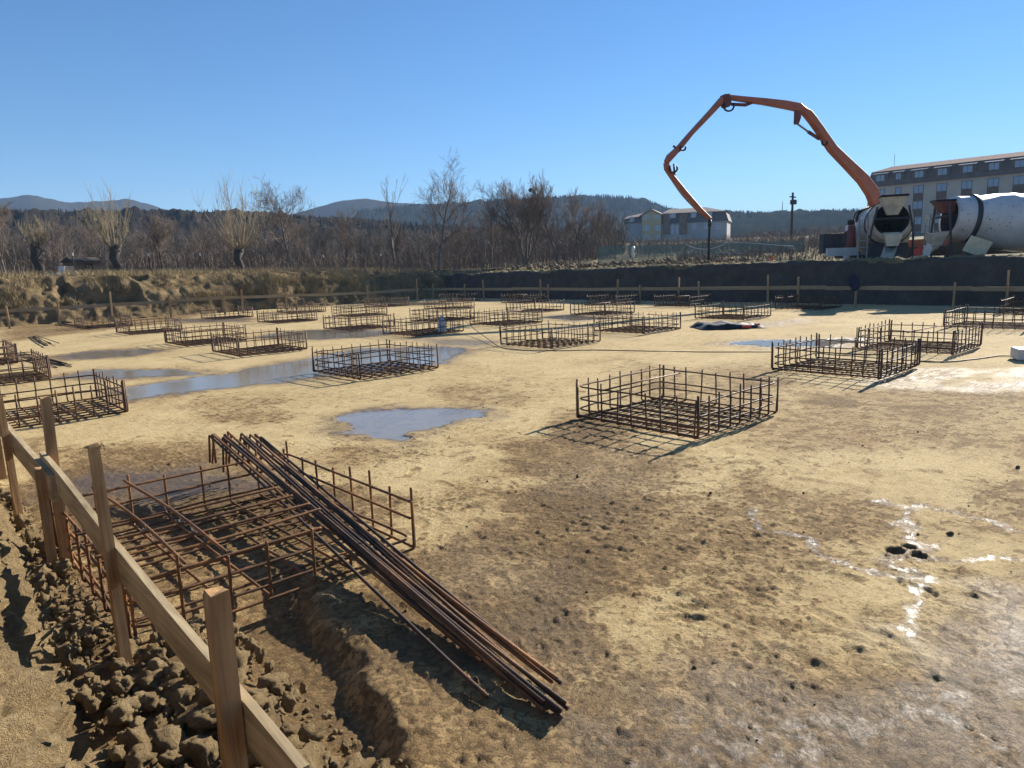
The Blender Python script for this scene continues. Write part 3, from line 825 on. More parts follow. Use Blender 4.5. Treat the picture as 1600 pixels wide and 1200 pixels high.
# ------------------------------------------------------------------ plank fences (batter boards)
def post_mesh(w, d, h, seed, taper=0.0, pointed=False):
    r_ = random.Random(seed); mb = MB(); lv = [-.35, 0, h * .5, h - .01, h]
    v = []
    for i, z in enumerate(lv):
        k = 1 - taper * max(0, z) / h; ch = .90 if i == len(lv) - 1 else 1
        jx, jy = r_.uniform(-.003, .003), r_.uniform(-.003, .003)
        for sx, sy in ((-1, -1), (1, -1), (1, 1), (-1, 1)):
            zz = z + (r_.uniform(-.012, .008) if i >= 3 else 0)
            v.append((sx * w / 2 * k * ch + jx, sy * d / 2 * k * ch + jy, zz))
    f = []
    for i in range(len(lv) - 1):
        for k in range(4): f.append((i * 4 + k, i * 4 + (k + 1) % 4, i * 4 + 4 + (k + 1) % 4, i * 4 + 4 + k))
    f.append((3, 2, 1, 0)); n = (len(lv) - 1) * 4; f.append((n, n + 1, n + 2, n + 3))
    return v, f
def plank(mb_name, P0, P1, hgt, thk, mat, parent, seed=0):
    """board on edge from P0 to P1 (top edge points)"""
    P0 = np.array(P0, float); P1 = np.array(P1, float); d = P1 - P0; L = np.linalg.norm(d)
    n = 12; v = []; r_ = random.Random(seed)
    s = np.cross(d / L, upv); s /= np.linalg.norm(s)
    for i in range(n + 1):
        p = P0 + d * i / n + s * .006 * math.sin(i * .7 + seed) + upv * .004 * math.sin(i * 1.1 + seed * 2)
        e = r_.uniform(-.003, .003)
        for q in (p - s * thk / 2, p + s * thk / 2, p + s * thk / 2 - upv * (hgt + e), p - s * thk / 2 - upv * (hgt + e)): v.append(q)
    f = []
    for i in range(n):
        for k in range(4): f.append((i * 4 + k, i * 4 + 4 + k, i * 4 + 4 + (k + 1) % 4, i * 4 + (k + 1) % 4))
    f.append((0, 1, 2, 3)); f.append((n * 4 + 3, n * 4 + 2, n * 4 + 1, n * 4))
    loc = P0.copy()
    return inst(mb_name, mk_mesh(mb_name, np.array(v) - loc, f, mat), parent, tuple(loc))
nf = thing('plank_fence', 'near timber batter-board fence of stakes and grey planks beside the bank', 'fence', (0, 0, 0))
plank('plank', (.765, 1.82, .52), (.765, 5.74, .80), .17, .032, M_WOOD_GREY, nf, 1)
plank('plank', (.732, 5.27, .735), (.715, 9.6, .95), .18, .034, M_WOOD_GREY, nf, 2)
def stake(x, y, z0, h, w, d, lean, rz, seed, taper=.0):
    v, f = post_mesh(w, d, h, seed, taper)
    o = inst('stake', mk_mesh('stake', v, f, M_WOOD_POST), nf, (x, y, z0), (lean[0], lean[1], rz)); return o
def splinters(x, y, z, w, seed, lean):
    r_ = random.Random(seed); mb = MB()
    for k in range(26):
        a0 = r_.uniform(0, 6.28); e = np.array([x + w * .5 * math.cos(a0), y + w * .5 * math.sin(a0), z - .01]); o_ = np.array([math.cos(a0), math.sin(a0), 0])
        L = r_.uniform(.008, .03)
        mb.tube([e - upv * .02 - o_ * .006, e, e + o_ * L * .7 + upv * r_.uniform(-.012, .012), e + o_ * L - upv * r_.uniform(0, .02)], [.003, .003, .002, .001], 3)
    mb.build('splintered_top', M_WOOD_FAR, nf)
splinters(.722, 3.75 + .065, 1.178, .05, 4, 0); splinters(.665, 6.65, 1.11, .045, 5, 0)
stake(.715, 2.26, 0.0, .95, .066, .058, (0, 0), .05, 1)
stake(.722, 3.75, 0.0, 1.18, .050, .046, (-.055, 0), .1, 2, .15)
stake(.695, 5.45, 0.0, .76, .055, .045, (.05, .0), .0, 3)
stake(.80, 5.62, 0.0, 1.19, .058, .050, (.0, .01), .1, 4)
stake(.675, 6.65, 0.0, 1.11, .050, .034, (.0, -.01), .2, 5, .1)
stake(.79, 8.6, 0.0, 1.1, .055, .05, (.0, .0), .1, 6)
def far_fence(label, items, boards, plane, axis):
    ff = thing('plank_fence', label, 'fence', (0, 0, 0))
    for k, (u, v) in enumerate(items):
        P = onB(u, v, plane) if axis == 'b' else onA(u, v, plane)
        vv, f2 = post_mesh(.085, .075, float(P[2]), k, .1)
        inst('stake', mk_mesh('stake', vv, f2, M_WOOD_FAR), ff, (P[0], P[1] - (.05 if axis == 'b' else 0), 0), (rb.uniform(-.03, .03), rb.uniform(-.03, .03), rb.uniform(-.3, .3)))
    for (u0, v0), (u1, v1) in boards:
        P = (onB if axis == 'b' else onA)(u0, v0, plane + .07); Q = (onB if axis == 'b' else onA)(u1, v1, plane + .07)
        plank('plank', P, Q, .15, .03, M_WOOD_FARB, ff, u0)
    return ff
far_fence('timber stake and plank fence in front of the grassy far bank', [(10, 478), (88, 470), (170, 456), (263, 460), (347, 448), (376, 452), (445, 450), (573, 447), (650, 436), (462, 468)],
          [((-60, 487), (262, 469)), ((262, 468), (350, 463)), ((350, 463), (575, 456)), ((575, 456), (655, 450))], 37.8, 'b')
far_fence('timber stake and plank fence in the shade along the cut wall', [(725, 444), (755, 437), (845, 437), (856, 444), (965, 437), (1000, 445), (1060, 433), (1092, 440), (1201, 429), (1248, 432), (1338, 440), (1492, 441), (1577, 422), (676, 444)],
          [((655, 450), (800, 450)), ((800, 449), (920, 450)), ((920, 450), (1290, 446)), ((1290, 447), (1520, 447)), ((1520, 448), (1660, 448))], 28.0, 'a')
# dark blue jacket hung on the shaded fence
P = onA(1335, 438, 27.9)
v, f = lump_mesh(21, 3, .35)
v = v * np.array([.06, .20, .30]); v[:, 1] += v[:, 2] * .18
o = obj('jacket', v + P + np.array([0, 0, -.12]), f, simple('navy_cloth', (.016, .02, .05), .9, .3, 6), smooth=True)
tag(o, 'dark blue jacket hung over the shaded plank fence', 'jacket')

# ------------------------------------------------------------------ things lying on the floor
ct = bpy.data.objects.new('cable', mk_mesh('cable', *tube(rounded([G(728, 517) + upv * .3, G(742, 523) + upv * .16, G(782, 545) + upv * .015, G(830, 549) + upv * .015, G(880, 549) + upv * .015, G(930, 547.5) + upv * .015, G(985, 549) + upv * .015, G(1090, 551) + upv * .015, G(1150, 551) + upv * .015, G(1206, 551) + upv * .015], .6, 4), .009, 6), M_BLACK, True))
link(ct); tag(ct, 'black cable running across the pale floor between the cages', 'cable')
ct = obj('cable', *tube(rounded([G(1436, 566) + upv * .015, G(1480, 567) + upv * .015, G(1520, 563) + upv * .015, G(1560, 557) + upv * .015, G(1588, 558) + upv * .02], .5, 4), .012, 6), M_BLACK, smooth=True)
tag(ct, 'thin black cable leading to the white block at the right edge', 'cable')
c0 = G(1136, 511.5)
gx, gy = np.meshgrid(np.linspace(-1, 1, 26), np.linspace(-1, 1, 26), indexing='ij')
zz = .07 + (fbm2(gx * 2.5 + 3, gy * 2.5, 4, 7) - .4) * .16; rr2 = np.maximum(abs(gx), abs(gy)); zz = zz * (1 - sstep(rr2, .75, 1.0)) + .012
w1 = (fbm2(gx * 2, gy * 2, 3, 9) - .5) * .3
tp = thing('tarpaulin', 'crumpled black tarpaulin lying on the pale floor', 'tarpaulin', (c0[0], c0[1], .01), -TH)
obj('sheet', np.stack([(gx + w1) * .92, (gy + w1) * .62, zz], -1).reshape(-1, 3), grid_faces(26, 26), M_BLACK, tp, True)
MB().box(.25, .5, -.62, -.56, .02, .09).build('red_strip', M_RED, tp)
MB().box(.70, .86, -.30, -.24, .02, .10).build('red_strip', M_RED, tp)
MB().box(-.15, .1, -.52, -.44, .06, .13).build('grey_flap', M_GREYSTEEL, tp)
P = G(1600, 562)
bl = MB(); bl.box(-.22, .22, -.16, .16, 0, .2)
o = bl.build('white_block', M_WHITE); o.location = (P[0], P[1], .01); o.rotation_euler = (0, 0, .5)
mod = o.modifiers.new('b', 'BEVEL'); mod.width = .02; mod.segments = 2
tag(o, 'white block lying on the floor at the right edge', 'block')
P = G(691, 521)
bt = thing('water_jug', 'clear plastic water jug standing in a cage in the third row', 'jug', (P[0], P[1], .03))
obj('jug_body', *lathe([(0, .12), (.02, .14), (.16, .14), (.18, .125), (.20, .14), (.34, .14), (.42, .06), (.46, .04)], 16, 'z'), NT('clear_plastic').set(color=(.55, .58, .6), rough=.15, trans=.5, spec=.6).m, bt, True)
obj('cap', *lathe([(.46, .045), (.50, .045)], 12, 'z'), simple('blue_cap', (.1, .2, .5), .5), bt)

# ------------------------------------------------------------------ trees
def tree_geo(seed, h, spread, kind):
    r_ = random.Random(seed); T = MB(); Cn = MB()
    def grow(p, d, L, rad, lev, maxlev, target):
        n = 5 if lev < 2 else 3
        pts = [p]; q = p.copy(); dd = d.copy()
        for i in range(n):
            dd = dd + np.array([r_.gauss(0, .10), r_.gauss(0, .10), r_.gauss(.04, .06)]) * (1 + .35 * lev); dd /= np.linalg.norm(dd)
            q = q + dd * L / n; pts.append(q)
        rs = [max(.008, rad * (1 - .72 * i / n)) for i in range(n + 1)]
        v, f = tube(pts, rs, {0: 7, 1: 5, 2: 4}.get(lev, 3)); f = f[:-2]
        target.add(v, f)
        if lev >= maxlev: return
        nc = {'tall': (13, 7, 5, 4), 'round': (10, 6, 5, 4), 'filler': (11, 6, 5, 3), 'dense': (12, 8, 5, 4), 'sapling': (9, 3, 2, 1)}[kind][min(lev, 3)]
        for c in range(nc):
            t = (.28 if lev == 0 else .15) + (.70 if lev == 0 else .83) * (c + r_.random()) / nc
            i = min(n - 1, int(t * n)); fr = t * n - i
            b0 = pts[i] + (pts[i + 1] - pts[i]) * fr
            ax = pts[i + 1] - pts[i]; ax /= np.linalg.norm(ax)
            az = r_.uniform(0, 6.283); pr = np.cross(ax, [math.cos(az), math.sin(az), .2]); pr /= np.linalg.norm(pr)
            an = math.radians(r_.uniform(24, 52) if kind in ('tall', 'filler') else r_.uniform(18, 46))
            nd = ax * math.cos(an) + pr * math.sin(an) * spread
            nd[2] += .18; nd /= np.linalg.norm(nd)
            ll = L * (r_.uniform(.42, .66) if lev == 0 else r_.uniform(.40, .62)) * (1.15 - .55 * t if lev == 0 else 1)
            grow(b0, nd, ll, max(.013, rad * (1 - .72 * t) * .6), lev + 1, maxlev, Cn)
    if kind == 'round':
        for s in range(5):
            an = s * 1.26 + r_.uniform(-.3, .3); d = np.array([math.cos(an) * .32 * spread, math.sin(an) * .32 * spread, 1]); d /= np.linalg.norm(d)
            grow(np.array([math.cos(an) * .1, math.sin(an) * .1, .3]), d, h * .82, .12, 0, 4, T)
        T.tube([(0, 0, -.3), (0, 0, .9)], [.34, .26], 8)
    elif kind == 'willow':
        hh = h
        T.tube([(0, 0, -.3), (.1, 0, .5), (-.05, .08, 1.0), (.12, .1, 1.5)], [.27, .23, .23, .30], 9)
        lm, fm = lump_mesh(seed, 2, .5); T.add(lm * np.array([.36, .36, .32]) + np.array([.12, .1, 1.55]), [tuple(x) for x in fm])
        for s in range(52):
            az = r_.uniform(0, 6.283); sp = abs(r_.gauss(0, .62)) * spread
            d = np.array([math.cos(az) * sp, math.sin(az) * sp, 1]); d /= np.linalg.norm(d)
            L = (hh - 1.6) * r_.uniform(.45, 1.0) * (1 - .25 * min(1, sp)); p = np.array([.12 + .3 * math.cos(az), .1 + .3 * math.sin(az), 1.65])
            pts = [p]; q = p.copy(); dd = d.copy()
            for i in range(6):
                dd = dd + np.array([r_.gauss(0, .05), r_.gauss(0, .05), .05]); dd /= np.linalg.norm(dd); q = q + dd * L / 6; pts.append(q)
            v, f = tube(pts, [.021 * (1 - i / 8.5) for i in range(7)], 4); Cn.add(v, f[:-2])
            for c in range(4):
                i = r_.randint(2, 5); az2 = r_.uniform(0, 6.3); e = np.array([math.cos(az2) * .4, math.sin(az2) * .4, 1.0]); e /= np.linalg.norm(e)
                v, f = tube([pts[i], pts[i] + e * L * .16, pts[i] + e * L * .3 + np.array([0, 0, .05])], [.010, .008, .004], 3); Cn.add(v, f[:-2])
    else:
        grow(np.array([0, 0, -.2]), np.array([r_.gauss(0, .04), r_.gauss(0, .04), 1.0]), h * .97, h * .018 + .02, 0, 4, T)
    return T, Cn
def plant(name, label, T, Cn, loc, rot, sc, group, mt, mc):
    t = thing(name, label, 'tree', loc, rot, group)
    t.scale = (sc, sc, sc)
    inst('trunk', T if isinstance(T, bpy.types.Mesh) else mk_mesh('trunk', T.v, T.f, mt, True), t)
    inst('crown', Cn if isinstance(Cn, bpy.types.Mesh) else mk_mesh('crown', Cn.v, Cn.f, mc, True), t)
    return t
def gz(P): return float(zg(P[0], P[1])) - .05
TREES = [  # u, v base, v top, D, kind, spread, label
    (684, 415, 226, 54, 'tall', 1.2, 'tallest bare tree, single trunk rising far above the thicket', 5),
    (456, 418, 264, 53, 'tall', 1.45, 'tall bare tree with open fan crown left of the tallest one', 9),
    (822, 411, 266, 56, 'round', 1.0, 'round-crowned bare tree holding a dark nest', 2),
    (768, 411, 287, 55, 'filler', .9, 'dark bare tree between the tallest tree and the nest tree', 21),
    (872, 411, 280, 57, 'filler', .8, 'bare tree just right of the nest tree', 22),
    (905, 410, 290, 58, 'filler', .9, 'bare tree second to the right of the nest tree', 23),
    (945, 409, 306, 59, 'filler', .9, 'bare tree at the right end of the thicket by the green netting', 24),
    (616, 415, 266, 57, 'sapling', .35, 'thin bare sapling with a whip-like top left of the tallest tree', 14),
    (256, 420, 330, 52, 'dense', 1.25, 'low dark bushy tree between two pollard willows', 31),
    (8, 424, 312, 50, 'filler', 1.0, 'bare tree at the left edge of the picture', 26),
    (540, 417, 318, 56, 'filler', 1.0, 'bare tree halfway between the fan-crowned tree and the sapling', 27)]
for u, vb, vt, D, kind, sp, lab, sd in TREES:
    P = onD(u, vb, D); z0 = gz(P); hh = onD(u, vt, D)[2] - z0
    T, Cn = tree_geo(sd, hh / (1.0 if kind != 'round' else .98), sp, kind)
    zt = max(p[2] for p in Cn.v)
    t = plant('bare_tree', lab, T, Cn, (P[0], P[1], z0), random.uniform(0, 6), hh / zt, 'bare trees behind the far bank', M_BARK_DARK if kind in ('dense',) else M_BARK, M_TWIG)
    if 'nest' in lab and 'holding' in lab:
        Q = onD(829, 297, D); v, f = lump_mesh(3, 2, .5)
        nst = obj('bird_nest', v * .15 + Q, f, M_BARK_DARK); tag(nst, 'dark round bird nest high in the round-crowned tree', 'nest')
for u, vb, vt, D, sp, lab, sd in ((182, 424, 285, 47, 1.0, 'pollard willow with tall pale shoots, middle one of three', 41), (374, 420, 262, 49, 1.15, 'pollard willow with widest fan of pale shoots, right one of three', 42), (60, 426, 338, 46, .9, 'small pollard willow with short pale shoots, left one of three', 43)):
    P = onD(u, vb, D); z0 = gz(P); hh = onD(u, vt, D)[2] - z0
    T, Cn = tree_geo(sd, hh, sp, 'willow'); zt = max(p[2] for p in Cn.v)
    t = plant('pollard_willow', lab, T, Cn, (P[0], P[1], z0), 0, 1, 'pollard willows behind the far bank', M_BARK_DARK, M_WILLOW)
FILL = []
for k in range(7):
    T, Cn = tree_geo(60 + k, 5.0, random.uniform(.9, 1.2), 'filler')
    FILL.append((mk_mesh('trunk', T.v, T.f, M_BARK, True), mk_mesh('crown', Cn.v, Cn.f, [M_TWIG, M_BARK][k % 2], True), max(p[2] for p in Cn.v)))
ft = random.Random(5)
for k in range(46):
    u = -40 + 1020 * (k + ft.random() * .8) / 46; D = ft.uniform(54, 66)
    P = onD(u, 416, D); z0 = gz(P)
    vt = 346 + ft.uniform(-16, 30) - (12 if u > 700 else 0); hh = onD(u, vt, D)[2] - z0
    m = FILL[ft.randrange(7)]
    t = plant('bare_tree', 'slender bare tree in the brown thicket behind the far bank', m[0], m[1], (P[0], P[1], z0), ft.uniform(0, 6.28), hh / m[2], 'thicket trees behind the far bank', None, None)
# undergrowth and the wood behind: too dense to count
def brush(name, n, u0, u1, D0, D1, h0, h1, mat, seed, w=.02):
    g = np.random.default_rng(seed); V = []; 
    u = g.uniform(u0, u1, n); D = g.uniform(D0, D1, n)
    az = np.arctan2(rt[0] * (u - 800) / F + fw[0], rt[1] * (u - 800) / F + fw[1])
    x, y = np.sin(az) * D, np.cos(az) * D; z = zg(x, y) - .1
    hh = g.uniform(h0, h1, n) * (.6 + .8 * fbm2(u * .02, D * .1, 3, seed))
    nt = 7; vs = []; 
    base = np.stack([x, y, z], 1); top = base + np.stack([g.normal(0, .16, n) * hh, g.normal(0, .16, n) * hh, hh], 1)
    def strip(p, q, wd):
        an = g.uniform(0, 6.28, len(p)); s = np.stack([np.cos(an), np.sin(an), np.zeros(len(p))], 1) * wd[:, None]
        vs.append(np.stack([p - s, p + s, q], 1))
    strip(base, top, np.full(n, w * 1.6))
    for k in range(nt):
        t = g.uniform(.15, .9, n)[:, None]; p = base + (top - base) * t
        q = p + np.stack([g.normal(0, .22, n) * hh, g.normal(0, .22, n) * hh, g.uniform(.08, .38, n) * hh], 1)
        strip(p, q, np.full(n, w * .8))
    V = np.concatenate(vs).reshape(-1, 3)
    return setting(obj(name, V, np.arange(len(V)).reshape(-1, 3), mat), 'stuff')
brush('thicket_undergrowth', 3400, -60, 960, 55, 66, .8, 2.2, M_TWIG, 1)
brush('bare_wood', 7000, -80, 980, 68, 95, 1.6, 3.8, M_BARK, 2, .03)
brush('bramble', 900, -60, 930, 47, 52, .3, .8, M_TWIG, 3, .012)
brush('yard_scrub', 3000, 985, 1340, 56, 120, .5, 1.6, M_TWIG, 4, .02)
brush('yard_weeds', 2600, 1060, 1345, 40, 56, .12, .5, M_BARK, 6, .02)
def conifers(name, n, u0, u1, D0, D1, zfun, h0, h1, mat, seed):
    g = np.random.default_rng(seed); u = g.uniform(u0, u1, n); D = g.uniform(D0, D1, n); vs = []
    for k in range(n):
        P = onD(u[k], 380, D[k]); z = zfun(u[k], D[k]); hh = g.uniform(h0, h1); w = hh * g.uniform(.16, .30)
        for an in (g.uniform(0, 3.1), g.uniform(0, 3.1)):
            c, s_ = math.cos(an) * w, math.sin(an) * w
            vs += [(P[0] - c, P[1] - s_, z - 2), (P[0] + c, P[1] + s_, z - 2), (P[0] + g.normal(0, .3), P[1], z + hh)]
    V = np.array(vs); return setting(obj(name, V, np.arange(len(V)).reshape(-1, 3), mat), 'stuff')

# ------------------------------------------------------------------ hills
def hill(name, prof, D0, depth, mat, seed, rough, freq, zb=0.0):
    """ridge whose skyline passes through the given picture points, as a real slope in front of and behind the crest"""
    U = np.array([p[0] for p in prof], float); Vv = np.array([p[1] for p in prof], float)
    us = np.linspace(U[0], U[-1], 420); vs = np.interp(us, U, Vv)
    k = np.ones(9) / 9; vs = np.convolve(np.pad(vs, 4, mode='edge'), k, 'valid')
    rows = []
    for u, v in zip(us, vs):
        P = onD(u, v, D0); d = np.array([P[0], P[1]]) / D0
        col = []
        for t in np.linspace(-1, 1, 33):
            r = D0 + t * depth
            z = zb + (P[2] - zb) * (math.cos(t * math.pi / 2) ** 1.25 if abs(t) < 1 else 0)
            col.append((d[0] * r, d[1] * r, z))
        rows.append(col)
    V = np.array(rows); x, y, z = V[..., 0], V[..., 1], V[..., 2]
    k = (z - zb) / max(1, z.max() - zb)
    z2 = z + (fbm2(x * freq, y * freq, 5, seed, .62) - .5) * rough * (.35 + k) + (fbm2(x * freq * .15, y * freq * .15, 3, seed) - .5) * rough * 3 * k * (1 - k) * 2
    V[..., 2] = z2
    return setting(obj(name, V.reshape(-1, 3), grid_faces(420, 33), mat, smooth=True))
M_HILL = soil_material('wooded_hill', (.022, .021, .018), (.036, .031, .026), (.055, .045, .036), .02, .3, 1.0)
M_HILL2 = soil_material('pine_hill', (.012, .019, .014), (.022, .027, .02), (.04, .038, .028), .03, .3, 1.0)
hill('hill', [(-500, 380), (-150, 345), (0, 315), (45, 305), (75, 311), (105, 317), (150, 318), (200, 315), (225, 321), (260, 332), (330, 350), (420, 380), (560, 420)], 1300, 460, M_HILL, 1, 11, .012)
hill('hill', [(330, 400), (430, 345), (480, 329), (520, 319), (545, 315), (575, 315), (610, 319), (650, 322), (720, 325), (800, 330), (900, 345), (1000, 380)], 1150, 400, M_HILL, 2, 9, .012)
hill('hill', [(420, 400), (560, 335), (640, 326), (720, 322), (800, 316), (880, 312), (940, 311), (985, 313), (1015, 320), (1050, 332), (1100, 345), (1180, 370)], 800, 290, M_HILL2, 3, 11, .05, 3)
hill('hill', [(930, 380), (1040, 345), (1110, 336), (1180, 337), (1240, 336), (1300, 334), (1340, 333), (1400, 338), (1500, 345), (1700, 350), (1900, 360)], 620, 260, M_HILL2, 4, 9, .07, 4)
hill('wooded_rise', [(-300, 345), (-60, 335), (0, 333), (100, 333), (200, 332), (300, 333), (420, 336), (520, 342), (640, 350), (760, 356), (900, 366), (1000, 380)], 260, 110, M_HILL, 5, 4.5, .22, 4)
hill('wooded_rise', [(1100, 385), (1180, 366), (1260, 360), (1340, 352), (1420, 348), (1600, 350), (1800, 352)], 330, 120, M_HILL, 6, 5, .2, 4)

for _m in (M_HILL, M_HILL2): _m.node_tree.nodes['Principled BSDF'].inputs['Specular IOR Level'].default_value = 0.0
RID = [(930, 380), (1040, 345), (1110, 336), (1180, 337), (1240, 336), (1300, 334), (1340, 333), (1400, 338), (1500, 345), (1700, 350)]
def ridge_z(prof, D0, zb, depth):
    U = [p[0] for p in prof]; Vv = [p[1] for p in prof]
    def fz(u, D):
        z = onD(u, float(np.interp(u, U, Vv)), D0)[2]; t = (D - D0) / depth
        return zb + (z - zb) * math.cos(t * math.pi / 2) ** 1.25 - 3
    return fz
conifers('ridge_forest', 2600, 1040, 1420, 520, 660, ridge_z(RID, 620, 4, 260), 3, 6.5, M_HILL2, 5)
RID2 = [(420, 400), (560, 335), (640, 326), (720, 322), (800, 316), (880, 312), (940, 311), (985, 313), (1015, 320), (1050, 332), (1100, 345)]
conifers('hill_forest', 3000, 560, 1100, 680, 860, ridge_z(RID2, 800, 3, 290), 4, 8, M_HILL2, 6)
RID3 = [(-300, 345), (-60, 335), (0, 333), (100, 333), (200, 332), (300, 333), (420, 336), (520, 342), (640, 350), (760, 356), (900, 366)]
brush_ = conifers('rise_wood', 2600, -60, 800, 200, 300, ridge_z(RID3, 260, 4, 110), 1.5, 4.0, M_HILL, 7)
# ------------------------------------------------------------------ buildings
def window(parent, M4, u0, u1, z0, z1, frame_mat, mull=1, panel=None, depth=.0, name='window'):
    """window set in the wall plane y = depth: frame proud of the wall, pane behind it, mullions"""
    fwid = .07; mb = MB()
    mb.box(u0, u1, depth - .05, depth + .02, z0, z0 + fwid); mb.box(u0, u1, depth - .05, depth + .02, z1 - fwid, z1)
    mb.box(u0, u0 + fwid, depth - .052, depth + .018, z0 + fwid, z1 - fwid); mb.box(u1 - fwid, u1, depth - .052, depth + .018, z0 + fwid, z1 - fwid)
    for k in range(mull):
        c = u0 + (u1 - u0) * (k + 1) / (mull + 1); mb.box(c - .03, c + .03, depth - .045, depth + .015, z0 + fwid, z1 - fwid)
    w = mb.build(name, frame_mat, parent)
    p = MB(); p.box(u0 + fwid * .5, u1 - fwid * .5, depth - .02, depth + .012, z0 + fwid * .5, z1 - fwid * .5); p.build('pane', M_GLASS, w)
    if panel is not None:
        q = MB(); q.box(u0, u1, depth - .03, depth + .02, z0 - panel[0], z0 - .01); q.build('spandrel', panel[1], parent)
    return w
# long guest house with a mansard roof, behind the trucks
PL = onD(1356, 300, 145); PR = onD(1600, 300, 139)
_t = (PR - PL); _t[2] = 0; Lh = np.linalg.norm(_t); _t /= Lh
rz = math.atan2(_t[1], _t[0])
hb = thing('guest_house', 'long beige building with brown mansard roof and dormers behind the mixers', 'building', (PL[0], PL[1], 3.2), rz)
# local x along the facade (picture left to right), local y away from the viewer
s_e, z_e = onPl(1480, 281, PL, PR); _, z_m = onPl(1480, 256, PL, PR); _, z_r = onPl(1480, 244.5, PL, PR)
z_e -= 3.2; z_m -= 3.2; z_r -= 3.2
LEN, DEP = 46.0, 13.0
M_BEIGE = simple('beige_render', (.54, .44, .345), .9, .12, .4); M_MANS = simple('brown_mansard', (.15, .105, .085), .85, .25, 1.0); M_ROOFP = simple('pinkish_roof_tiles', (.23, .14, .105), .95, .25, 1.5, spec=.05); M_SPAN = simple('brown_spandrel', (.17, .10, .07), .8, .2, 2)
wl_ = MB(); wl_.box(0, LEN, 0, DEP, -2, z_e); wl_.build('wall', M_BEIGE, hb)
mz = MB(); mz.hexa([(-.35, -.45, z_e), (LEN, -.45, z_e), (LEN, DEP + .4, z_e), (-.35, DEP + .4, z_e), (.25, .75, z_m), (LEN, .75, z_m), (LEN, DEP - .7, z_m), (.25, DEP - .7, z_m)]); mz.build('mansard', M_MANS, hb)
rf = MB(); rf.hexa([(.1, .55, z_m + .003), (LEN, .55, z_m + .003), (LEN, DEP - .6, z_m + .003), (.1, DEP - .6, z_m + .003), (2.2, DEP * .42, z_r), (LEN, DEP * .42, z_r), (LEN, DEP * .58, z_r), (2.2, DEP * .58, z_r)]); roof = rf.build('roof', M_ROOFP, hb)
MB().box(2.0, 2.05, DEP * .5, DEP * .5 + .05, z_r - .3, z_r + 2.3).build('aerial', M_DARKSTEEL, roof)
cols = []
for u in (1376, 1404, 1436, 1472, 1511, 1552, 1592): cols.append(onPl(u, 285, PL, PR)[0])
dx = cols[-1] - cols[-2]
while cols[-1] < LEN - 4: cols.append(cols[-1] + dx)
fl = (z_e - .2) / 4.0
M_DROOF = simple('pale_dormer_roof', (.55, .47, .43), .7, .1, 2)
for i, c in enumerate(cols):
    w = .62 if i in (1,) else 1.0
    # dormer
    dm = MB(); zb0, zt0 = z_e + (z_m - z_e) * .22, z_e + (z_m - z_e) * .80
    dm.box(c - w - .15, c + w + .15, -.18, 1.2, zb0, zt0)
    d_ = dm.build('dormer', M_MANS, hb)
    r_ = MB(); r_.hexa([(c - w - .3, -.42, zt0 + .003), (c + w + .3, -.42, zt0 + .003), (c + w + .3, 1.35, zt0 + .35), (c - w - .3, 1.35, zt0 + .35), (c - w - .3, -.42, zt0 + .10), (c + w + .3, -.42, zt0 + .10), (c + w + .3, 1.35, zt0 + .50), (c - w - .3, 1.35, zt0 + .50)]); r_.build('dormer_roof', M_DROOF, d_)
    window(hb, None, c - w * .75, c + w * .75, zb0 + .22, zt0 - .12, M_WINDARK, 1, None, -.20)
    for k in range(4):
        z1 = z_e - .45 - fl * k; z0 = z1 - fl * .52
        window(hb, None, c - w * .78, c + w * .78, z0, z1, M_WINDARK, 1 if w > .8 else 0, (fl * .46, M_SPAN) if (i >= 2 and k < 3) else None, 0.0)
# yellow-gabled apartment house in the middle distance
PL = onD(978, 360, 200); PR = onD(1136, 352, 196)
_t = (PR - PL); _t[2] = 0; Lh = np.linalg.norm(_t); _t /= Lh; rz = math.atan2(_t[1], _t[0])
zb = float(onD(985, 388, 200)[2]) - 1.5
ah = thing('apartment_house', 'pale apartment house with yellow gable front and dark slate roof beyond the netting', 'building', (PL[0], PL[1], zb), rz)
def hz_(u, v): s, z = onPl(u, v, PL, PR); return s, z - zb
M_YEL = simple('yellow_render', (.50, .39, .20), .9, .12, .3); M_OFFW = simple('white_render', (.36, .35, .34), .9, .1, .3); M_SLATE = simple('dark_slate', (.085, .08, .085), .8, .2, .6); M_TIMBER = simple('brown_cladding', (.19, .125, .085), .85, .25, 1.0); M_ROOFB = simple('brown_roof', (.20, .15, .12), .85, .2, .8)
g0, _ = hz_(1004, 345); g1, _ = hz_(1034, 345); _, ze1 = hz_(1036, 334); _, zr1 = hz_(1085, 322.5); _, zd = hz_(1110, 346); _, zp = hz_(1019, 328)
s_end, _ = hz_(1136, 340)
MB().box(0, g0 - .02, 0, 11, -3, zd + .6).build('wall', M_OFFW, ah)
MB().box(g1 + .02, s_end, 0, 11, -3, zd).build('wall', M_OFFW, ah)
mf = MB(); mf.hexa([(-.5, -.3, zd + .62), (g0 - .03, -.3, zd + .62), (g0 - .03, 11.3, zd + .62), (-.5, 11.3, zd + .62), (-.2, .2, ze1 - .9), (g0 - .03, .2, ze1 - .3), (g0 - .03, 10.8, ze1 - .3), (-.2, 10.8, ze1 - .9)]); mf.build('upper_storey', M_SLATE, ah)
mf = MB(); mf.hexa([(g1 + .03, -.35, zd + .003), (s_end + .4, -.35, zd + .003), (s_end + .4, 11.3, zd + .003), (g1 + .03, 11.3, zd + .003), (g1 + .03, .2, ze1), (s_end - .4, .2, ze1 - .25), (s_end - .4, 10.8, ze1 - .25), (g1 + .03, 10.8, ze1)]); mf.build('upper_storey', M_SLATE, ah)
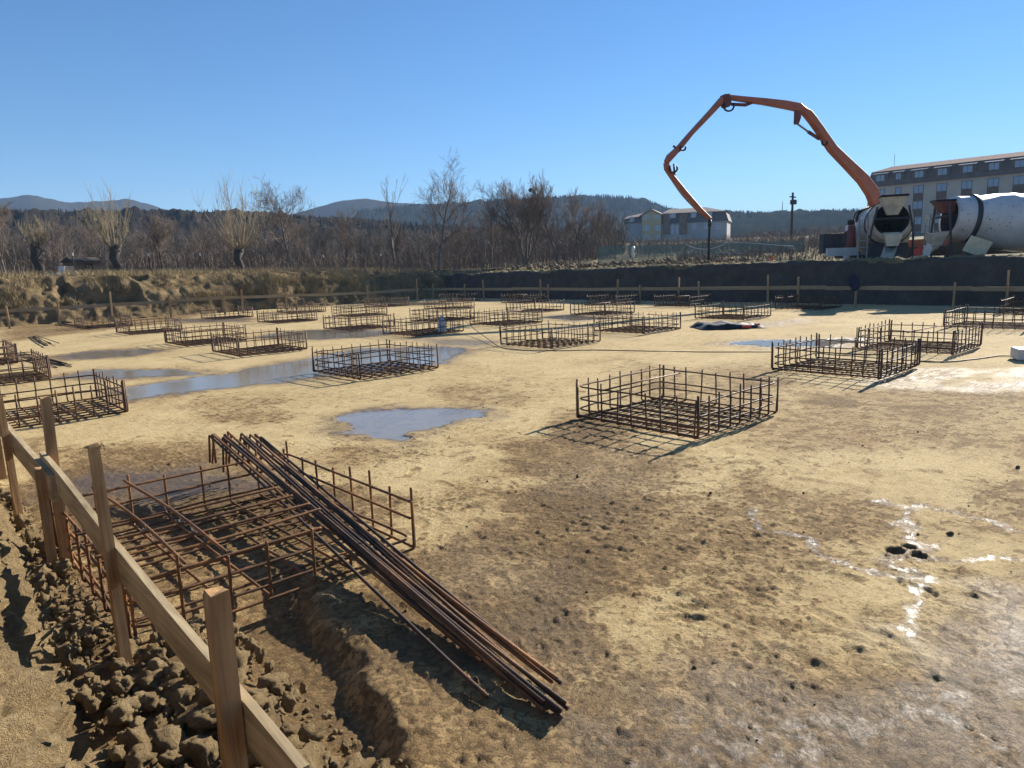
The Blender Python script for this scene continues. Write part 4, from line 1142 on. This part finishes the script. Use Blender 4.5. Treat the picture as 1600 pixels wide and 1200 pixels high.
rf = MB(); rf.hexa([(-.7, -.6, ze1 - .9), (g0 - .01, -.6, ze1 - .3), (g0 - .01, 11.6, ze1 - .3), (-.7, 11.6, ze1 - .9), (-.5, 5.3, ze1 + .2), (g0 - .01, 5.3, zr1 - .5), (g0 - .01, 5.7, zr1 - .5), (-.5, 5.7, ze1 + .2)]); rf.build('roof', M_ROOFB, ah)
rf = MB(); rf.hexa([(g1 + .01, -.7, ze1 + .003), (s_end - .1, -.7, ze1 - .245), (s_end - .1, 11.6, ze1 - .245), (g1 + .01, 11.6, ze1 + .003), (g1 + 1, 5.3, zr1), (s_end - 6, 5.3, zr1), (s_end - 6, 5.7, zr1), (g1 + 1, 5.7, zr1)]); rf.build('roof', M_ROOFB, ah)
gb = MB(); gm = (g0 + g1) / 2
gb.add([(g0, -1.2, -3), (g1, -1.2, -3), (g1, -1.2, ze1), (gm, -1.2, zp), (g0, -1.2, ze1), (g0, 8, -3), (g1, 8, -3), (g1, 8, ze1), (gm, 8, zp), (g0, 8, ze1)], [(0, 1, 2, 3, 4), (9, 8, 7, 6, 5), (0, 4, 9, 5), (1, 6, 7, 2), (0, 5, 6, 1)])
gb.build('gable_wall', M_YEL, ah)
gr = MB()
for sgn, xe in ((-1, g0 - .5), (1, g1 + .5)):
    z_ed = ze1 - .45
    gr.hexa([(gm, -1.7, zp), (xe, -1.7, z_ed), (xe, 8, z_ed), (gm, 8, zp), (gm, -1.7, zp + .2), (xe, -1.7, z_ed + .2), (xe, 8, z_ed + .2), (gm, 8, zp + .2)])
gr.build('gable_roof', M_ROOFB, ah)
for v0, v1 in ((336, 343), (352, 361), (367, 375)):
    for u0, u1 in ((1007, 1015.5), (1024, 1032.5)):
        (sa, za), (sb_, zb_) = hz_(u0, v1), hz_(u1, v0); window(ah, None, sa, sb_, za, zb_, M_WINFRAME, 1, None, -1.2)
for u0, u1, v0, v1 in ((1046, 1056, 333, 341), (1080, 1088, 331, 340), (984, 991, 339, 347), (1105, 1113, 330, 339)):
    (sa, za), (sb_, zb_) = hz_(u0, v1), hz_(u1, v0); window(ah, None, sa, sb_, za, zb_, M_WINFRAME, 1, None, -.42)
for u0, u1, v0, v1 in ((1048, 1053, 352, 366), (1056, 1061, 352, 366), (1082, 1087, 348, 358), (1100, 1108, 349, 358), (1118, 1126, 349, 358)):
    (sa, za), (sb_, zb_) = hz_(u0, v1), hz_(u1, v0); window(ah, None, sa, sb_, za, zb_, M_WINFRAME, 1, None, 0.0)
for u0, u1 in ((1037, 1047), (1062, 1074)):
    (sa, za), (sb_, zb_) = hz_(u0, 366), hz_(u1, 334); MB().box(sa, sb_, -.55, .2, za, zb_).build('balcony_cladding', M_TIMBER, ah)

# ------------------------------------------------------------------ yard things: netting fence, poles, debris
M_NET = NT('green_netting')
_nz = M_NET.noise(2.2, 5, .6); _al = M_NET.ramp(_nz, [(.3, (.5,) * 3), (.7, (.82,) * 3)])
M_NET.set(color=(.13, .21, .18), rough=.9, alpha=_al); M_NET = M_NET.m
gf = thing('netting_fence', 'green debris netting on thin posts at the far side of the yard', 'fence', (0, 0, 0))
us = [935, 962, 988, 1014, 1042, 1070, 1098, 1128, 1158, 1190, 1222, 1255]
pts = []
for k, u in enumerate(us):
    P = onD(u, 400, 49 + .5 * (k % 2) * .3); z0 = gz(P); hh = float(np.interp(u, [935, 1050, 1255], [383, 380, 374])); zt = onD(u, hh, 49)[2]
    pts.append((P, z0, zt)); MB().tube([(P[0], P[1], z0 - .2), (P[0], P[1], zt + .08)], .03, 6).build('post', M_DARKSTEEL, gf)
for (P, z0, zt), (Q, y0, yt) in zip(pts[:-1], pts[1:]):
    n = 8; v = []; 
    for i in range(n + 1):
        t = i / n; c = P + (Q - P) * t; sg = .10 * math.sin(t * math.pi); wv = .05 * math.sin(i * 1.7)
        v += [(c[0] - wv - .03, c[1] + wv - .03, z0 + (y0 - z0) * t + .05), (c[0] - .03 + wv, c[1] - .03, (z0 + zt) / 2 + ((y0 + yt) - (z0 + zt)) / 2 * t), (c[0] - .03, c[1] - .03, zt + (yt - zt) * t - sg)]
    f = []
    for i in range(n):
        f += [(i * 3, i * 3 + 3, i * 3 + 4, i * 3 + 1), (i * 3 + 1, i * 3 + 4, i * 3 + 5, i * 3 + 2)]
    obj('netting', v, f, M_NET, gf, True)
def rope(pix, D, r, mat, label):
    P = [onD(u, v, D) for u, v in pix]
    o = obj('rope', *tube(rounded(P, 3, 5), r, 5), mat, smooth=True); return tag(o, label, 'rope')
rope([(1070, 381), (1085, 388), (1105, 390), (1122, 386), (1138, 378)], 47, .022, M_WHITE, 'white rope sagging beside the pump hose in front of the netting')
rope([(1118, 378), (1160, 379), (1200, 382), (1240, 385)], 48, .02, M_WHITE, 'white rope strung along the top of the netting')
rope([(1118, 395), (1160, 396), (1235, 397)], 48, .02, M_WHITE, 'white rope strung low along the netting')
P = onD(989, 404, 46.5); z0 = gz(P)
st_ = thing('wrapped_stake', 'stake wrapped in pale plastic standing before the green netting', 'stake', (P[0], P[1], z0))
MB().tube([(0, 0, -.1), (.02, 0, .5)], .045, 6).build('stake', M_WOOD_FAR, st_)
MB().tube([(.02, 0, .35), (.05, .03, .6), (-.03, 0, .85), (.04, 0, 1.0), (.10, .02, 1.12)], [.06, .10, .09, .13, .07], 8).build('plastic_wrap', simple('pale_plastic', (.6, .62, .52), .5, .15, 5), st_, True)
P = onD(1236, 392, 88); z0 = gz(P); zt = float(onD(1236, 301, 88)[2])
up_ = thing('utility_pole', 'dark timber utility pole standing in the yard', 'pole', (P[0], P[1], z0))
MB().tube([(0, 0, -.5), (0, 0, zt - z0)], [.17, .12], 8).build('shaft', M_BARK_DARK, up_)
MB().box(-.1, .5, -.25, .25, zt - z0 - 1.3, zt - z0 - .8).build('transformer', M_DARKSTEEL, up_)
MB().box(-.7, .7, -.05, .05, zt - z0 - .55, zt - z0 - .43).build('cross_arm', M_BARK_DARK, up_)
P = onD(1222, 340, 560); zt = float(onD(1222, 314, 560)[2]) - P[2]
ms = thing('radio_mast', 'thin lattice mast on the wooded ridge', 'mast', (P[0], P[1], P[2] - 3))
lg = MB()
for k in range(3):
    a0 = k * 2.09; lg.tube([(math.cos(a0) * .7, math.sin(a0) * .7, 0), (0, 0, zt + 3)], .14, 4)
lg.build('leg_frame', M_GREYSTEEL, ms)
br = MB()
for z in np.arange(1, zt, 1.6):
    w = .7 * (1 - z / (zt + 3))
    for k in range(3):
        a0, a1 = k * 2.09, (k + 1) * 2.09; br.tube([(math.cos(a0) * w, math.sin(a0) * w, z), (math.cos(a1) * w, math.sin(a1) * w, z + 1.2)], .07, 4)
br.build('bracing', M_GREYSTEEL, ms)
P = onD(1206, 404, 38.5)
o = thing('marker_cone', 'small orange marker cone on the edge of the cut wall', 'cone', (P[0], P[1], P[2] - .22))
MB().box(-.16, .16, -.16, .16, 0, .035).build('base', simple('orange_plastic', (.75, .13, .05), .5, .1), o)
obj('cone', *lathe([(.035, .13), (.38, .035)], 14, 'z'), simple('orange_plastic2', (.8, .15, .06), .5, .1), o, True)
# white rubble with boxes and a small shed behind the far bank, fence stakes with white caps
P = onD(96, 431, 45.5); z0 = gz(P)
it = [(P[0] + RNG.uniform(-1.0, 1.0), P[1] + RNG.uniform(-.7, .7), z0 + RNG.uniform(.0, .12), RNG.uniform(.05, .16)) for _ in range(40)]
heap('plastic_rubbish', it, M_WHITE, LUMPS2)
for k, (u, c) in enumerate(((100, M_WHITE), (108, simple('tan_carton', (.55, .40, .27), .8)))):
    Q = onD(u, 428, 45.5); b_ = MB(); b_.box(-.19, .19, -.2, .2, 0, .46); b_.box(-.2, .2, -.21, .21, .40, .47)
    o = b_.build('box', c); o.location = (Q[0], Q[1], z0 + .08); o.rotation_euler = (.06, .04, .6 + k); tag(o, ['white box on the white rubbish heap', 'tan carton on the white rubbish heap'][k], 'box')
P = onD(130, 424, 51.5); z0 = gz(P)
sh = thing('shed', 'low brown shed among the trees left of the middle willow', 'shed', (P[0], P[1], z0), .4)
MB().box(-.8, .8, -.6, .6, -.2, .75).build('wall', M_TIMBER, sh)
r_ = MB(); r_.hexa([(-.95, -.75, .753), (.95, -.75, .753), (.95, .75, .753), (-.95, .75, .753), (-.95, -.05, 1.05), (.95, -.05, 1.05), (.95, .05, 1.05), (-.95, .05, 1.05)]); r_.build('roof', M_BARK_DARK, sh)
MB().box(-.25, .25, -.63, -.59, 0, .65).build('door', M_BARK_DARK, sh)
for k, (u, v) in enumerate(((113, 396), (232, 397), (312, 396), (505, 399), (595, 397))):
    P = onD(u, v, 50); z0 = gz(P); t = thing('fence_stake', 'thin stake with a white cap at the edge of the thicket', 'stake', (P[0], P[1], z0), 0, 'capped stakes along the thicket')
    MB().tube([(0, 0, -.2), (0, 0, P[2] - z0 - .12)], .035, 6).build('stake', M_BARK_DARK, t)
    MB().tube([(0, 0, P[2] - z0 - .14), (0, 0, P[2] - z0 + .04)], .05, 8).build('cap', M_WHITE, t)

# ------------------------------------------------------------------ concrete mixer trucks
def drum_material():
    t = NT('spotted_drum_paint'); p = t.pos('Object')
    n = t.noise(3.2, 3, .5, p); sp = t.noise(14.0, 3, .7, p); d = t.noise(1.2, 6, .6, p)
    k = t.math('MULTIPLY', t.math('GREATER_THAN', n, .57), t.math('GREATER_THAN', sp, .60))
    c = t.ramp(d, [(.3, (.46, .46, .45)), (.7, (.60, .60, .58))])
    t.set(color=t.mix(k, c, (.035, .035, .04)), rough=.38, spec=.5, coat=.15); return t.m
M_DRUM = drum_material()
def wheel_parts(parent, x, y, r=.5, w=.30):
    wv, wf = lathe([(-w / 2, r * .62), (-w / 2, r * .93), (-w / 2 + .04, r), (w / 2 - .04, r), (w / 2, r * .93), (w / 2, r * .62)], 22, 'x')
    q = lambda V: [(-p[1], p[0], p[2]) for p in V]
    o = obj('wheel', q(wv), wf, M_TYRE, parent, True); o.location = (x, y, r)
    hv, hf = lathe([(-w / 2 + .06, r * .60), (-w / 2 + .02, r * .3), (w / 2 - .02, r * .3), (w / 2 - .06, r * .60)], 16, 'x')
    obj('rim', q(hv), hf, M_GREYSTEEL, o, True)
def mixer(label, loc, heading, drum_mat, tilt=9.0, hop_mat=None, hw_=.62, ht_=3.68, fw_=.55):
    t = thing('concrete_mixer_truck', label, 'mixer truck', loc, heading, 'concrete mixer trucks')
    ch = MB(); ch.box(-1.3, 6.6, -.45, -.30, .75, 1.02); ch.box(-1.3, 6.6, .30, .45, .75, 1.02)
    for x in (-1.2, .6, 2.4, 4.2, 6.2): ch.box(x, x + .12, -.297, .297, .78, .98)
    ch.build('chassis', M_DARKSTEEL, t)
    for x in (-.1, 1.25, 4.2, 5.7):
        for y in (-1.05, 1.05): wheel_parts(t, x, y)
    fd = MB()
    for y in (-1.25, .85):
        fd.box(-.75, 1.9, y, y + .40, 1.06, 1.10); fd.box(-.80, -.75, y, y + .40, .55, 1.10); fd.box(1.9, 1.95, y, y + .4, .7, 1.10)
    fd.build('mudguard', M_DARKSTEEL, t)
    MB().box(-1.42, -1.30, -1.2, 1.2, .55, .80).build('bumper', M_DARKSTEEL, t)
    # drum: axis rises to the rear
    prof = [(0, .70), (.02, .86), (.14, .88), (.62, .93), (.66, .95), (.80, .97), (.84, .93), (1.6, 1.10), (2.15, 1.165), (2.2, 1.18), (2.26, 1.17), (3.3, 1.17), (3.36, 1.18), (3.42, 1.165), (4.2, 1.0), (4.9, .74), (5.15, .55), (5.3, .2)]
    v, f = lathe(prof, 40, 'x', False)
    # inner rear throat so the opening reads as hollow
    v2, f2 = lathe([(0, .70), (.15, .62), (1.2, .60), (1.6, .15)], 40, 'x', False)
    dm = obj('drum', v, f, drum_mat, t, True); dm.location = (-1.05, 0, 2.75); dm.rotation_euler = (0, math.radians(tilt), 0)
    obj('drum_throat', v2, [q[::-1] for q in f2], M_DARKSTEEL, dm, True)
    bv, bf = lathe([(.64, .955), (.64, 1.0), (.82, 1.0), (.82, .985)], 40, 'x', False); obj('roller_ring', bv, bf, M_DARKSTEEL, dm, True)
    # pedestals
    pd = MB(); pd.hexa([(-.75, -.9, 1.02), (-.35, -.9, 1.02), (-.35, .9, 1.02), (-.75, .9, 1.02), (-.65, -.75, 1.75), (-.45, -.75, 1.75), (-.45, .75, 1.75), (-.65, .75, 1.75)])
    pd.build('rear_pedestal', M_DARKSTEEL, t)
    pd = MB(); pd.hexa([(3.9, -.6, 1.02), (4.5, -.6, 1.02), (4.5, .6, 1.02), (3.9, .6, 1.02), (4.0, -.35, 1.9), (4.4, -.35, 1.9), (4.4, .35, 1.9), (4.0, .35, 1.9)]); pd.build('front_pedestal', M_DARKSTEEL, t)
    # charging hopper above the throat, rear frame legs, discharge funnel and chute
    hp = MB(); hp.add([(-1.65, -hw_, ht_), (-.95, -hw_, ht_), (-.95, hw_, ht_), (-1.65, hw_, ht_), (-1.30, -.20, 2.95), (-1.0, -.20, 2.95), (-1.0, .20, 2.95), (-1.30, .20, 2.95)], [(0, 1, 5, 4), (1, 2, 6, 5), (2, 3, 7, 6), (3, 0, 4, 7)])
    hpo = hp.build('hopper', hop_mat, t); sm = hpo.modifiers.new('s', 'SOLIDIFY'); sm.thickness = .03
    lp = MB()
    for a_, b_ in (((-1.68, -hw_), (-.92, -hw_)), ((-.92, -hw_), (-.92, hw_)), ((-.92, hw_), (-1.68, hw_)), ((-1.68, hw_), (-1.68, -hw_))): lp.tube([(a_[0], a_[1], ht_ + .02), (b_[0], b_[1], ht_ + .02)], .05, 6)
    lp.build('hopper_rim', M_BLACK, t)
    lg = MB()
    for y in (-.86, .86):
        lg.tube([(-1.25, y, .9), (-1.35, y * .95, 2.2), (-1.35, y * .7, min(3.3, ht_ - .1))], .045, 6)
    lg.tube([(-1.37, -.72, 2.78), (-1.37, .72, 2.78)], .05, 6)
    lg.build('rear_frame', M_DARKSTEEL, t)
    fn = MB(); fn.add([(-1.80, -fw_, 2.12), (-1.15, -fw_, 2.2), (-1.15, fw_, 2.2), (-1.80, fw_, 2.12), (-1.75, -.2, 1.62), (-1.4, -.2, 1.62), (-1.4, .2, 1.62), (-1.75, .2, 1.62)], [(0, 1, 5, 4), (1, 2, 6, 5), (2, 3, 7, 6), (3, 0, 4, 7)])
    fno = fn.build('discharge_funnel', M_CREAM, t); sm = fno.modifiers.new('s', 'SOLIDIFY'); sm.thickness = .03
    cv = []; cf = []; n = 9
    for i, (x, z, y) in enumerate(((-1.45, 1.72, .0), (-1.8, 1.45, .12), (-2.15, 1.15, .25), (-2.5, .88, .38))):
        for k in range(n):
            a_ = math.pi + math.pi * k / (n - 1); cv.append((x, y + .24 * math.cos(a_), z + .22 * math.sin(a_)))
    for i in range(3):
        for k in range(n - 1): cf.append((i * n + k, i * n + k + 1, i * n + n + k + 1, i * n + n + k))
    co = obj('chute', cv, cf, M_CREAM, t, True); sm = co.modifiers.new('s', 'SOLIDIFY'); sm.thickness = .02
    ld = MB()
    for y in (.95, 1.3): ld.tube([(-1.45, y, .8), (-1.35, y, 3.0)], .03, 6)
    for z in np.arange(1.0, 3.0, .3): ld.tube([(-1.43 + (z - .8) * .045, .95, z), (-1.43 + (z - .8) * .045, 1.3, z)], .02, 5)
    ld.build('ladder', M_GREYSTEEL, t)
    tk = MB(); tk.tube([(3.1, .7, 1.45), (3.1, 1.2, 1.45)], .32, 14); tk.build('water_tank', M_GREYSTEEL, t, True)
    # cab
    cb = MB(); cb.hexa([(5.0, -1.2, .85), (6.9, -1.2, .7), (6.9, 1.2, .7), (5.0, 1.2, .85), (5.0, -1.15, 2.95), (6.55, -1.15, 2.85), (6.55, 1.15, 2.85), (5.0, 1.15, 2.95)])
    cbo = cb.build('cab', M_WHITE, t); bv_ = cbo.modifiers.new('b', 'BEVEL'); bv_.width = .08; bv_.segments = 3
    MB().hexa([(6.80, -1.02, 1.75), (6.83, -1.02, 1.75), (6.83, 1.02, 1.75), (6.80, 1.02, 1.75), (6.62, -1.0, 2.65), (6.65, -1.0, 2.65), (6.65, 1.0, 2.65), (6.62, 1.0, 2.65)]).build('windscreen', M_GLASS, cbo)
    for y in (-1.21, 1.19): MB().box(5.5, 6.4, y, y + .02, 1.75, 2.55).build('side_window', M_GLASS, cbo)
    for y in (-.9, .9): MB().tube([(6.86, y, .95), (6.93, y, .95)], .14, 12).build('headlight', M_WHITE, cbo)
    return t
YZ = 1.10
# right mixer: side on, rear to the left; its rear flange centre sits at pixel (1483,340)
hd = math.atan2(rt[1], rt[0]) + math.radians(-6)
P = onD(1483, 340, 35.3)
off = np.array([math.cos(hd) * -1.05, math.sin(hd) * -1.05])
mixer('white concrete mixer truck seen side-on at the right edge, drum spotted black', (P[0] - off[0], P[1] - off[1], P[2] - 2.75), hd, M_DRUM, 7.0, M_REDBROWN, .30, 3.42, .34)
# rear-facing mixer in front of the pump
P = onD(1393, 343, 35.5); vd = np.array([P[0], P[1]]) / 35.5
ang = math.atan2(vd[1], vd[0]) + math.radians(8)
off = np.array([math.cos(ang) * -1.05, math.sin(ang) * -1.05])
mixer('cream concrete mixer truck seen from behind at the foot of the orange boom', (P[0] - off[0], P[1] - off[1], P[2] - 2.75), ang, M_CREAM, 9.0, M_CREAM, .50, 3.70, .34)
P = onD(1527, 387, 34.0)
o = MB().box(-.42, .42, -.05, .05, -.32, .32).build('board', simple('cream_board', (.66, .60, .42), .8, .15)); o.location = (P[0], P[1], P[2] + .05); o.rotation_euler = (.3, .35, hd)
tag(o, 'cream board leaning on the berm under the right mixer chute', 'board')
for k, (u, v, c, lab) in enumerate(((1437, 393, M_RED, 'red jerrican on the berm between the two mixers'), (1448, 391, M_WHITE, 'white canister on the berm beside the red jerrican'))):
    P = onD(u, v, 33.2); b_ = MB(); s_ = (.17, .13, .24) if k == 0 else (.14, .12, .34)
    b_.box(-s_[0], s_[0], -s_[1], s_[1], -s_[2] * .6, s_[2] * .5); b_.tube([(0, 0, s_[2] * .5), (0, 0, s_[2] * .75)], .07, 8); b_.tube([(-s_[0] * .5, 0, s_[2] * .5), (-s_[0] * .5, 0, s_[2] * .72), (s_[0] * .4, 0, s_[2] * .72)], .03, 6)
    o = b_.build('canister', c); o.location = (P[0], P[1], P[2]); o.rotation_euler = (0, .1 - .3 * k, 1 + k); tag(o, lab, 'canister')

# ------------------------------------------------------------------ concrete pump with its boom
DB, DT = 43.0, 37.0
B0 = onD(1366, 325, DB); T0 = onD(1108, 342, DT)
bt_ = (T0 - B0); bt_[2] = 0; bt_ /= np.linalg.norm(bt_); bn = np.array([-bt_[1], bt_[0], 0])
def bp(u, v):
    d = ray(u, v); k = ((B0 - CAM) @ bn) / (d @ bn); return CAM + k * d
pump = thing('concrete_pump', 'concrete pump with folded orange boom arching over the yard', 'concrete pump', (0, 0, 0))
def beam(name, pix, hw, width, mat, parent=pump):
    """box-section boom arm along picture points in the boom's own vertical plane"""
    P = np.array([bp(u, v) for u, v in pix]); n = len(P); V = []
    T = np.gradient(P, axis=0); T /= np.linalg.norm(T, axis=1)[:, None]
    for i in range(n):
        s = np.cross(T[i], bn); s /= np.linalg.norm(s)
        for a_, b_ in ((1, 1), (1, -1), (-1, -1), (-1, 1)): V.append(P[i] + s * hw[i] * a_ + bn * width / 2 * b_)
    f = []
    for i in range(n - 1):
        for k in range(4): f.append((i * 4 + k, i * 4 + (k + 1) % 4, i * 4 + 4 + (k + 1) % 4, i * 4 + 4 + k))
    f.append((3, 2, 1, 0)); f.append(((n - 1) * 4, (n - 1) * 4 + 1, (n - 1) * 4 + 2, (n - 1) * 4 + 3))
    o = obj(name, V, f, mat, parent); b_ = o.modifiers.new('b', 'BEVEL'); b_.width = .02; return o
s1 = beam('boom_section', [(1372, 326), (1362, 300), (1348, 280), (1322, 254), (1300, 232), (1282, 205), (1270, 188), (1262, 178), (1254, 172)], [.29, .30, .27, .22, .19, .17, .17, .17, .11], .40, M_ORANGE)
s2 = beam('boom_section', [(1258, 174), (1248, 168), (1228, 164), (1195, 159), (1160, 155), (1138, 152)], [.12, .19, .18, .14, .11, .09], .32, M_ORANGE)
s3 = beam('boom_section', [(1136, 152), (1128, 156), (1110, 176), (1080, 208), (1060, 232), (1046, 246), (1041, 254)], [.09, .14, .12, .10, .12, .15, .10], .26, M_ORANGE)
s4 = beam('boom_section', [(1041, 254), (1042, 262), (1050, 276), (1070, 300), (1092, 325), (1110, 342)], [.12, .13, .11, .09, .08, .06], .20, M_ORANGE)
beam('linkage', [(1133, 148), (1134, 162), (1134, 168)], [.16, .20, .1], .42, M_REDBROWN, s2)
beam('linkage', [(1246, 172), (1246, 184), (1244, 194)], [.10, .12, .06], .30, M_REDBROWN, s1)
def cyl(pix, r, mat, name='hydraulic_ram', parent=pump, offn=0.0, n=8):
    return MB().tube([bp(u, v) + bn * offn for u, v in pix], r, n).build(name, mat, parent, True)
cyl([(1245, 193), (1266, 208)], .05, M_GREYSTEEL, parent=s1); cyl([(1263, 206), (1280, 217)], .09, M_REDBROWN, parent=s1)
cyl([(1143, 163), (1165, 164), (1175, 160)], .08, M_REDBROWN, parent=s2)
cyl([(1052, 228), (1062, 236), (1068, 222)], .06, M_REDBROWN, parent=s3)
cyl([(1053, 256), (1054, 276)], .05, M_DARKSTEEL, parent=s4)
# delivery pipe along the boom and hose loops at the joints
for o_, par in (([(1368, 312), (1345, 272), (1318, 244), (1296, 222), (1272, 184), (1268, 174), (1262, 166), (1252, 164)], s1), ([(1250, 165), (1200, 157), (1140, 150)], s2), ([(1134, 150), (1126, 160), (1085, 206), (1050, 246)], s3), ([(1044, 262), (1072, 304), (1108, 340)], s4)):
    MB().tube(rounded([bp(u, v) - bn * .32 for u, v in o_], .5, 4), .075, 8).build('delivery_pipe', M_GREYSTEEL, par, True)
for c_, rd in (((1135, 167), 8), ((1049, 264), 6), ((1284, 224), 4), ((1064, 232), 4)):
    MB().tube([bp(c_[0] + rd * math.cos(a_), c_[1] + rd * math.sin(a_)) + bn * .2 for a_ in np.linspace(-.6, 3.8, 14)], .045, 6).build('hydraulic_hose', M_BLACK, pump, True)
Pt = bp(1109, 342); Pe = bp(1107, 407)
MB().tube(rounded([Pt, Pt + np.array([0, 0, -.15]), Pt + (Pe - Pt) * .5, Pe], .3, 4), .06, 10).build('end_hose', M_BLACK, pump, True)
MB().tube([Pt + np.array([0, 0, -.05]), Pt + np.array([0, 0, -.35])], .09, 10).build('hose_clamp', M_DARKSTEEL, pump, True)
# turret, deck and outriggers behind the rear mixer
Pb = bp(1368, 330); z0 = gz(Pb)
tr_ = MB(); tr_.tube([(Pb[0], Pb[1], z0 + 1.0), (Pb[0], Pb[1], z0 + 1.6), (Pb[0], Pb[1], Pb[2] + .15)], [.75, .55, .45], 16); tr_.build('turret', M_DARKSTEEL, pump, True)
hose = MB()
for k in range(7):
    q = rb.uniform(-.5, .5); e = rb.uniform(-.5, .5)
    hose.tube(rounded([bp(1366, 322) - bn * (.3 + .1 * k * .3), bp(1352 - k, 332) - bn * .5 + bt_ * q * .3, bp(1347 + k * .5, 350) - bn * .5 + bt_ * e * .3, bp(1350 + k, 392) - bn * .5], 1.2, 5), .035, 5)
hose.build('hose_bundle', M_BLACK, pump, True)
pd_ = np.array([fw[0], fw[1]]); rz_ = math.atan2(bt_[1], bt_[0])
def pbox(name, x0, x1, y0, y1, z0_, z1_, mat):
    o = MB().box(x0, x1, y0, y1, z0_, z1_).build(name, mat, pump); o.location = (Pb[0], Pb[1], z0); o.rotation_euler = (0, 0, rz_ + math.pi / 2); return o
pbox('deck', -1.5, 7.5, -1.2, 1.2, .7, 1.15, M_DARKSTEEL)
pbox('tool_box', 3.1, 5, -1.1, 1.1, .72, 1.5, M_REDBROWN)
for u, nm in ((1330, 'l'),):
    a_ = onD(1338, 392, 36.5); b_ = onD(1292, 392, 36.0)
    q = MB(); d_ = (b_ - a_); d_[2] = 0; L_ = np.linalg.norm(d_); o = q.box(0, L_, -.13, .13, -.20, .16).build('outrigger_beam', M_WHITE, pump); o.location = (a_[0], a_[1], a_[2]); o.rotation_euler = (0, 0, math.atan2(d_[1], d_[0]))
q = MB(); a_ = onD(1329, 398, 36.6); b_ = onD(1331, 352, 36.6); q.tube([a_, b_], [.26, .16], 8); q.build('outrigger_leg', M_REDBROWN, pump, True)
a_ = onD(1330, 348, 36.6); MB().tube([a_ + np.array([0, 0, -.1]), a_ + np.array([0, 0, .12])], .16, 10).build('ram_head', M_BLACK, pump, True)
a_ = onD(1302, 384, 37.2); q = MB(); q.box(-.55, .55, -.3, .3, -.35, .55); o = q.build('control_box', M_DARKSTEEL, pump); o.location = tuple(a_); o.rotation_euler = (0, 0, hd)
q = MB(); q.hexa([tuple(onD(1306, 396, 37.0)), tuple(onD(1322, 396, 37.0)), tuple(onD(1322, 396, 37.6)), tuple(onD(1306, 396, 37.6)), tuple(onD(1320, 362, 37.0)), tuple(onD(1325, 360, 37.0)), tuple(onD(1325, 360, 37.6)), tuple(onD(1320, 362, 37.6))]); q.build('outrigger_brace', M_DARKSTEEL, pump)

# ------------------------------------------------------------------ air
hz = MB().box(-3700, 3700, -3700, 3700, -16, 185).build('haze', None)
hz['kind'] = 'stuff'
hm = bpy.data.materials.new('haze_air'); hm.use_nodes = True; ht = hm.node_tree
for n_ in list(ht.nodes):
    if n_.type == 'BSDF_PRINCIPLED': ht.nodes.remove(n_)
pv = ht.nodes.new('ShaderNodeVolumePrincipled'); pv.inputs['Color'].default_value = (.45, .68, 1.0, 1); pv.inputs['Density'].default_value = .00030; pv.inputs['Anisotropy'].default_value = .0
ht.links.new(pv.outputs[0], [n_ for n_ in ht.nodes if n_.type == 'OUTPUT_MATERIAL'][0].inputs['Volume'])
hz.data.materials.append(hm)
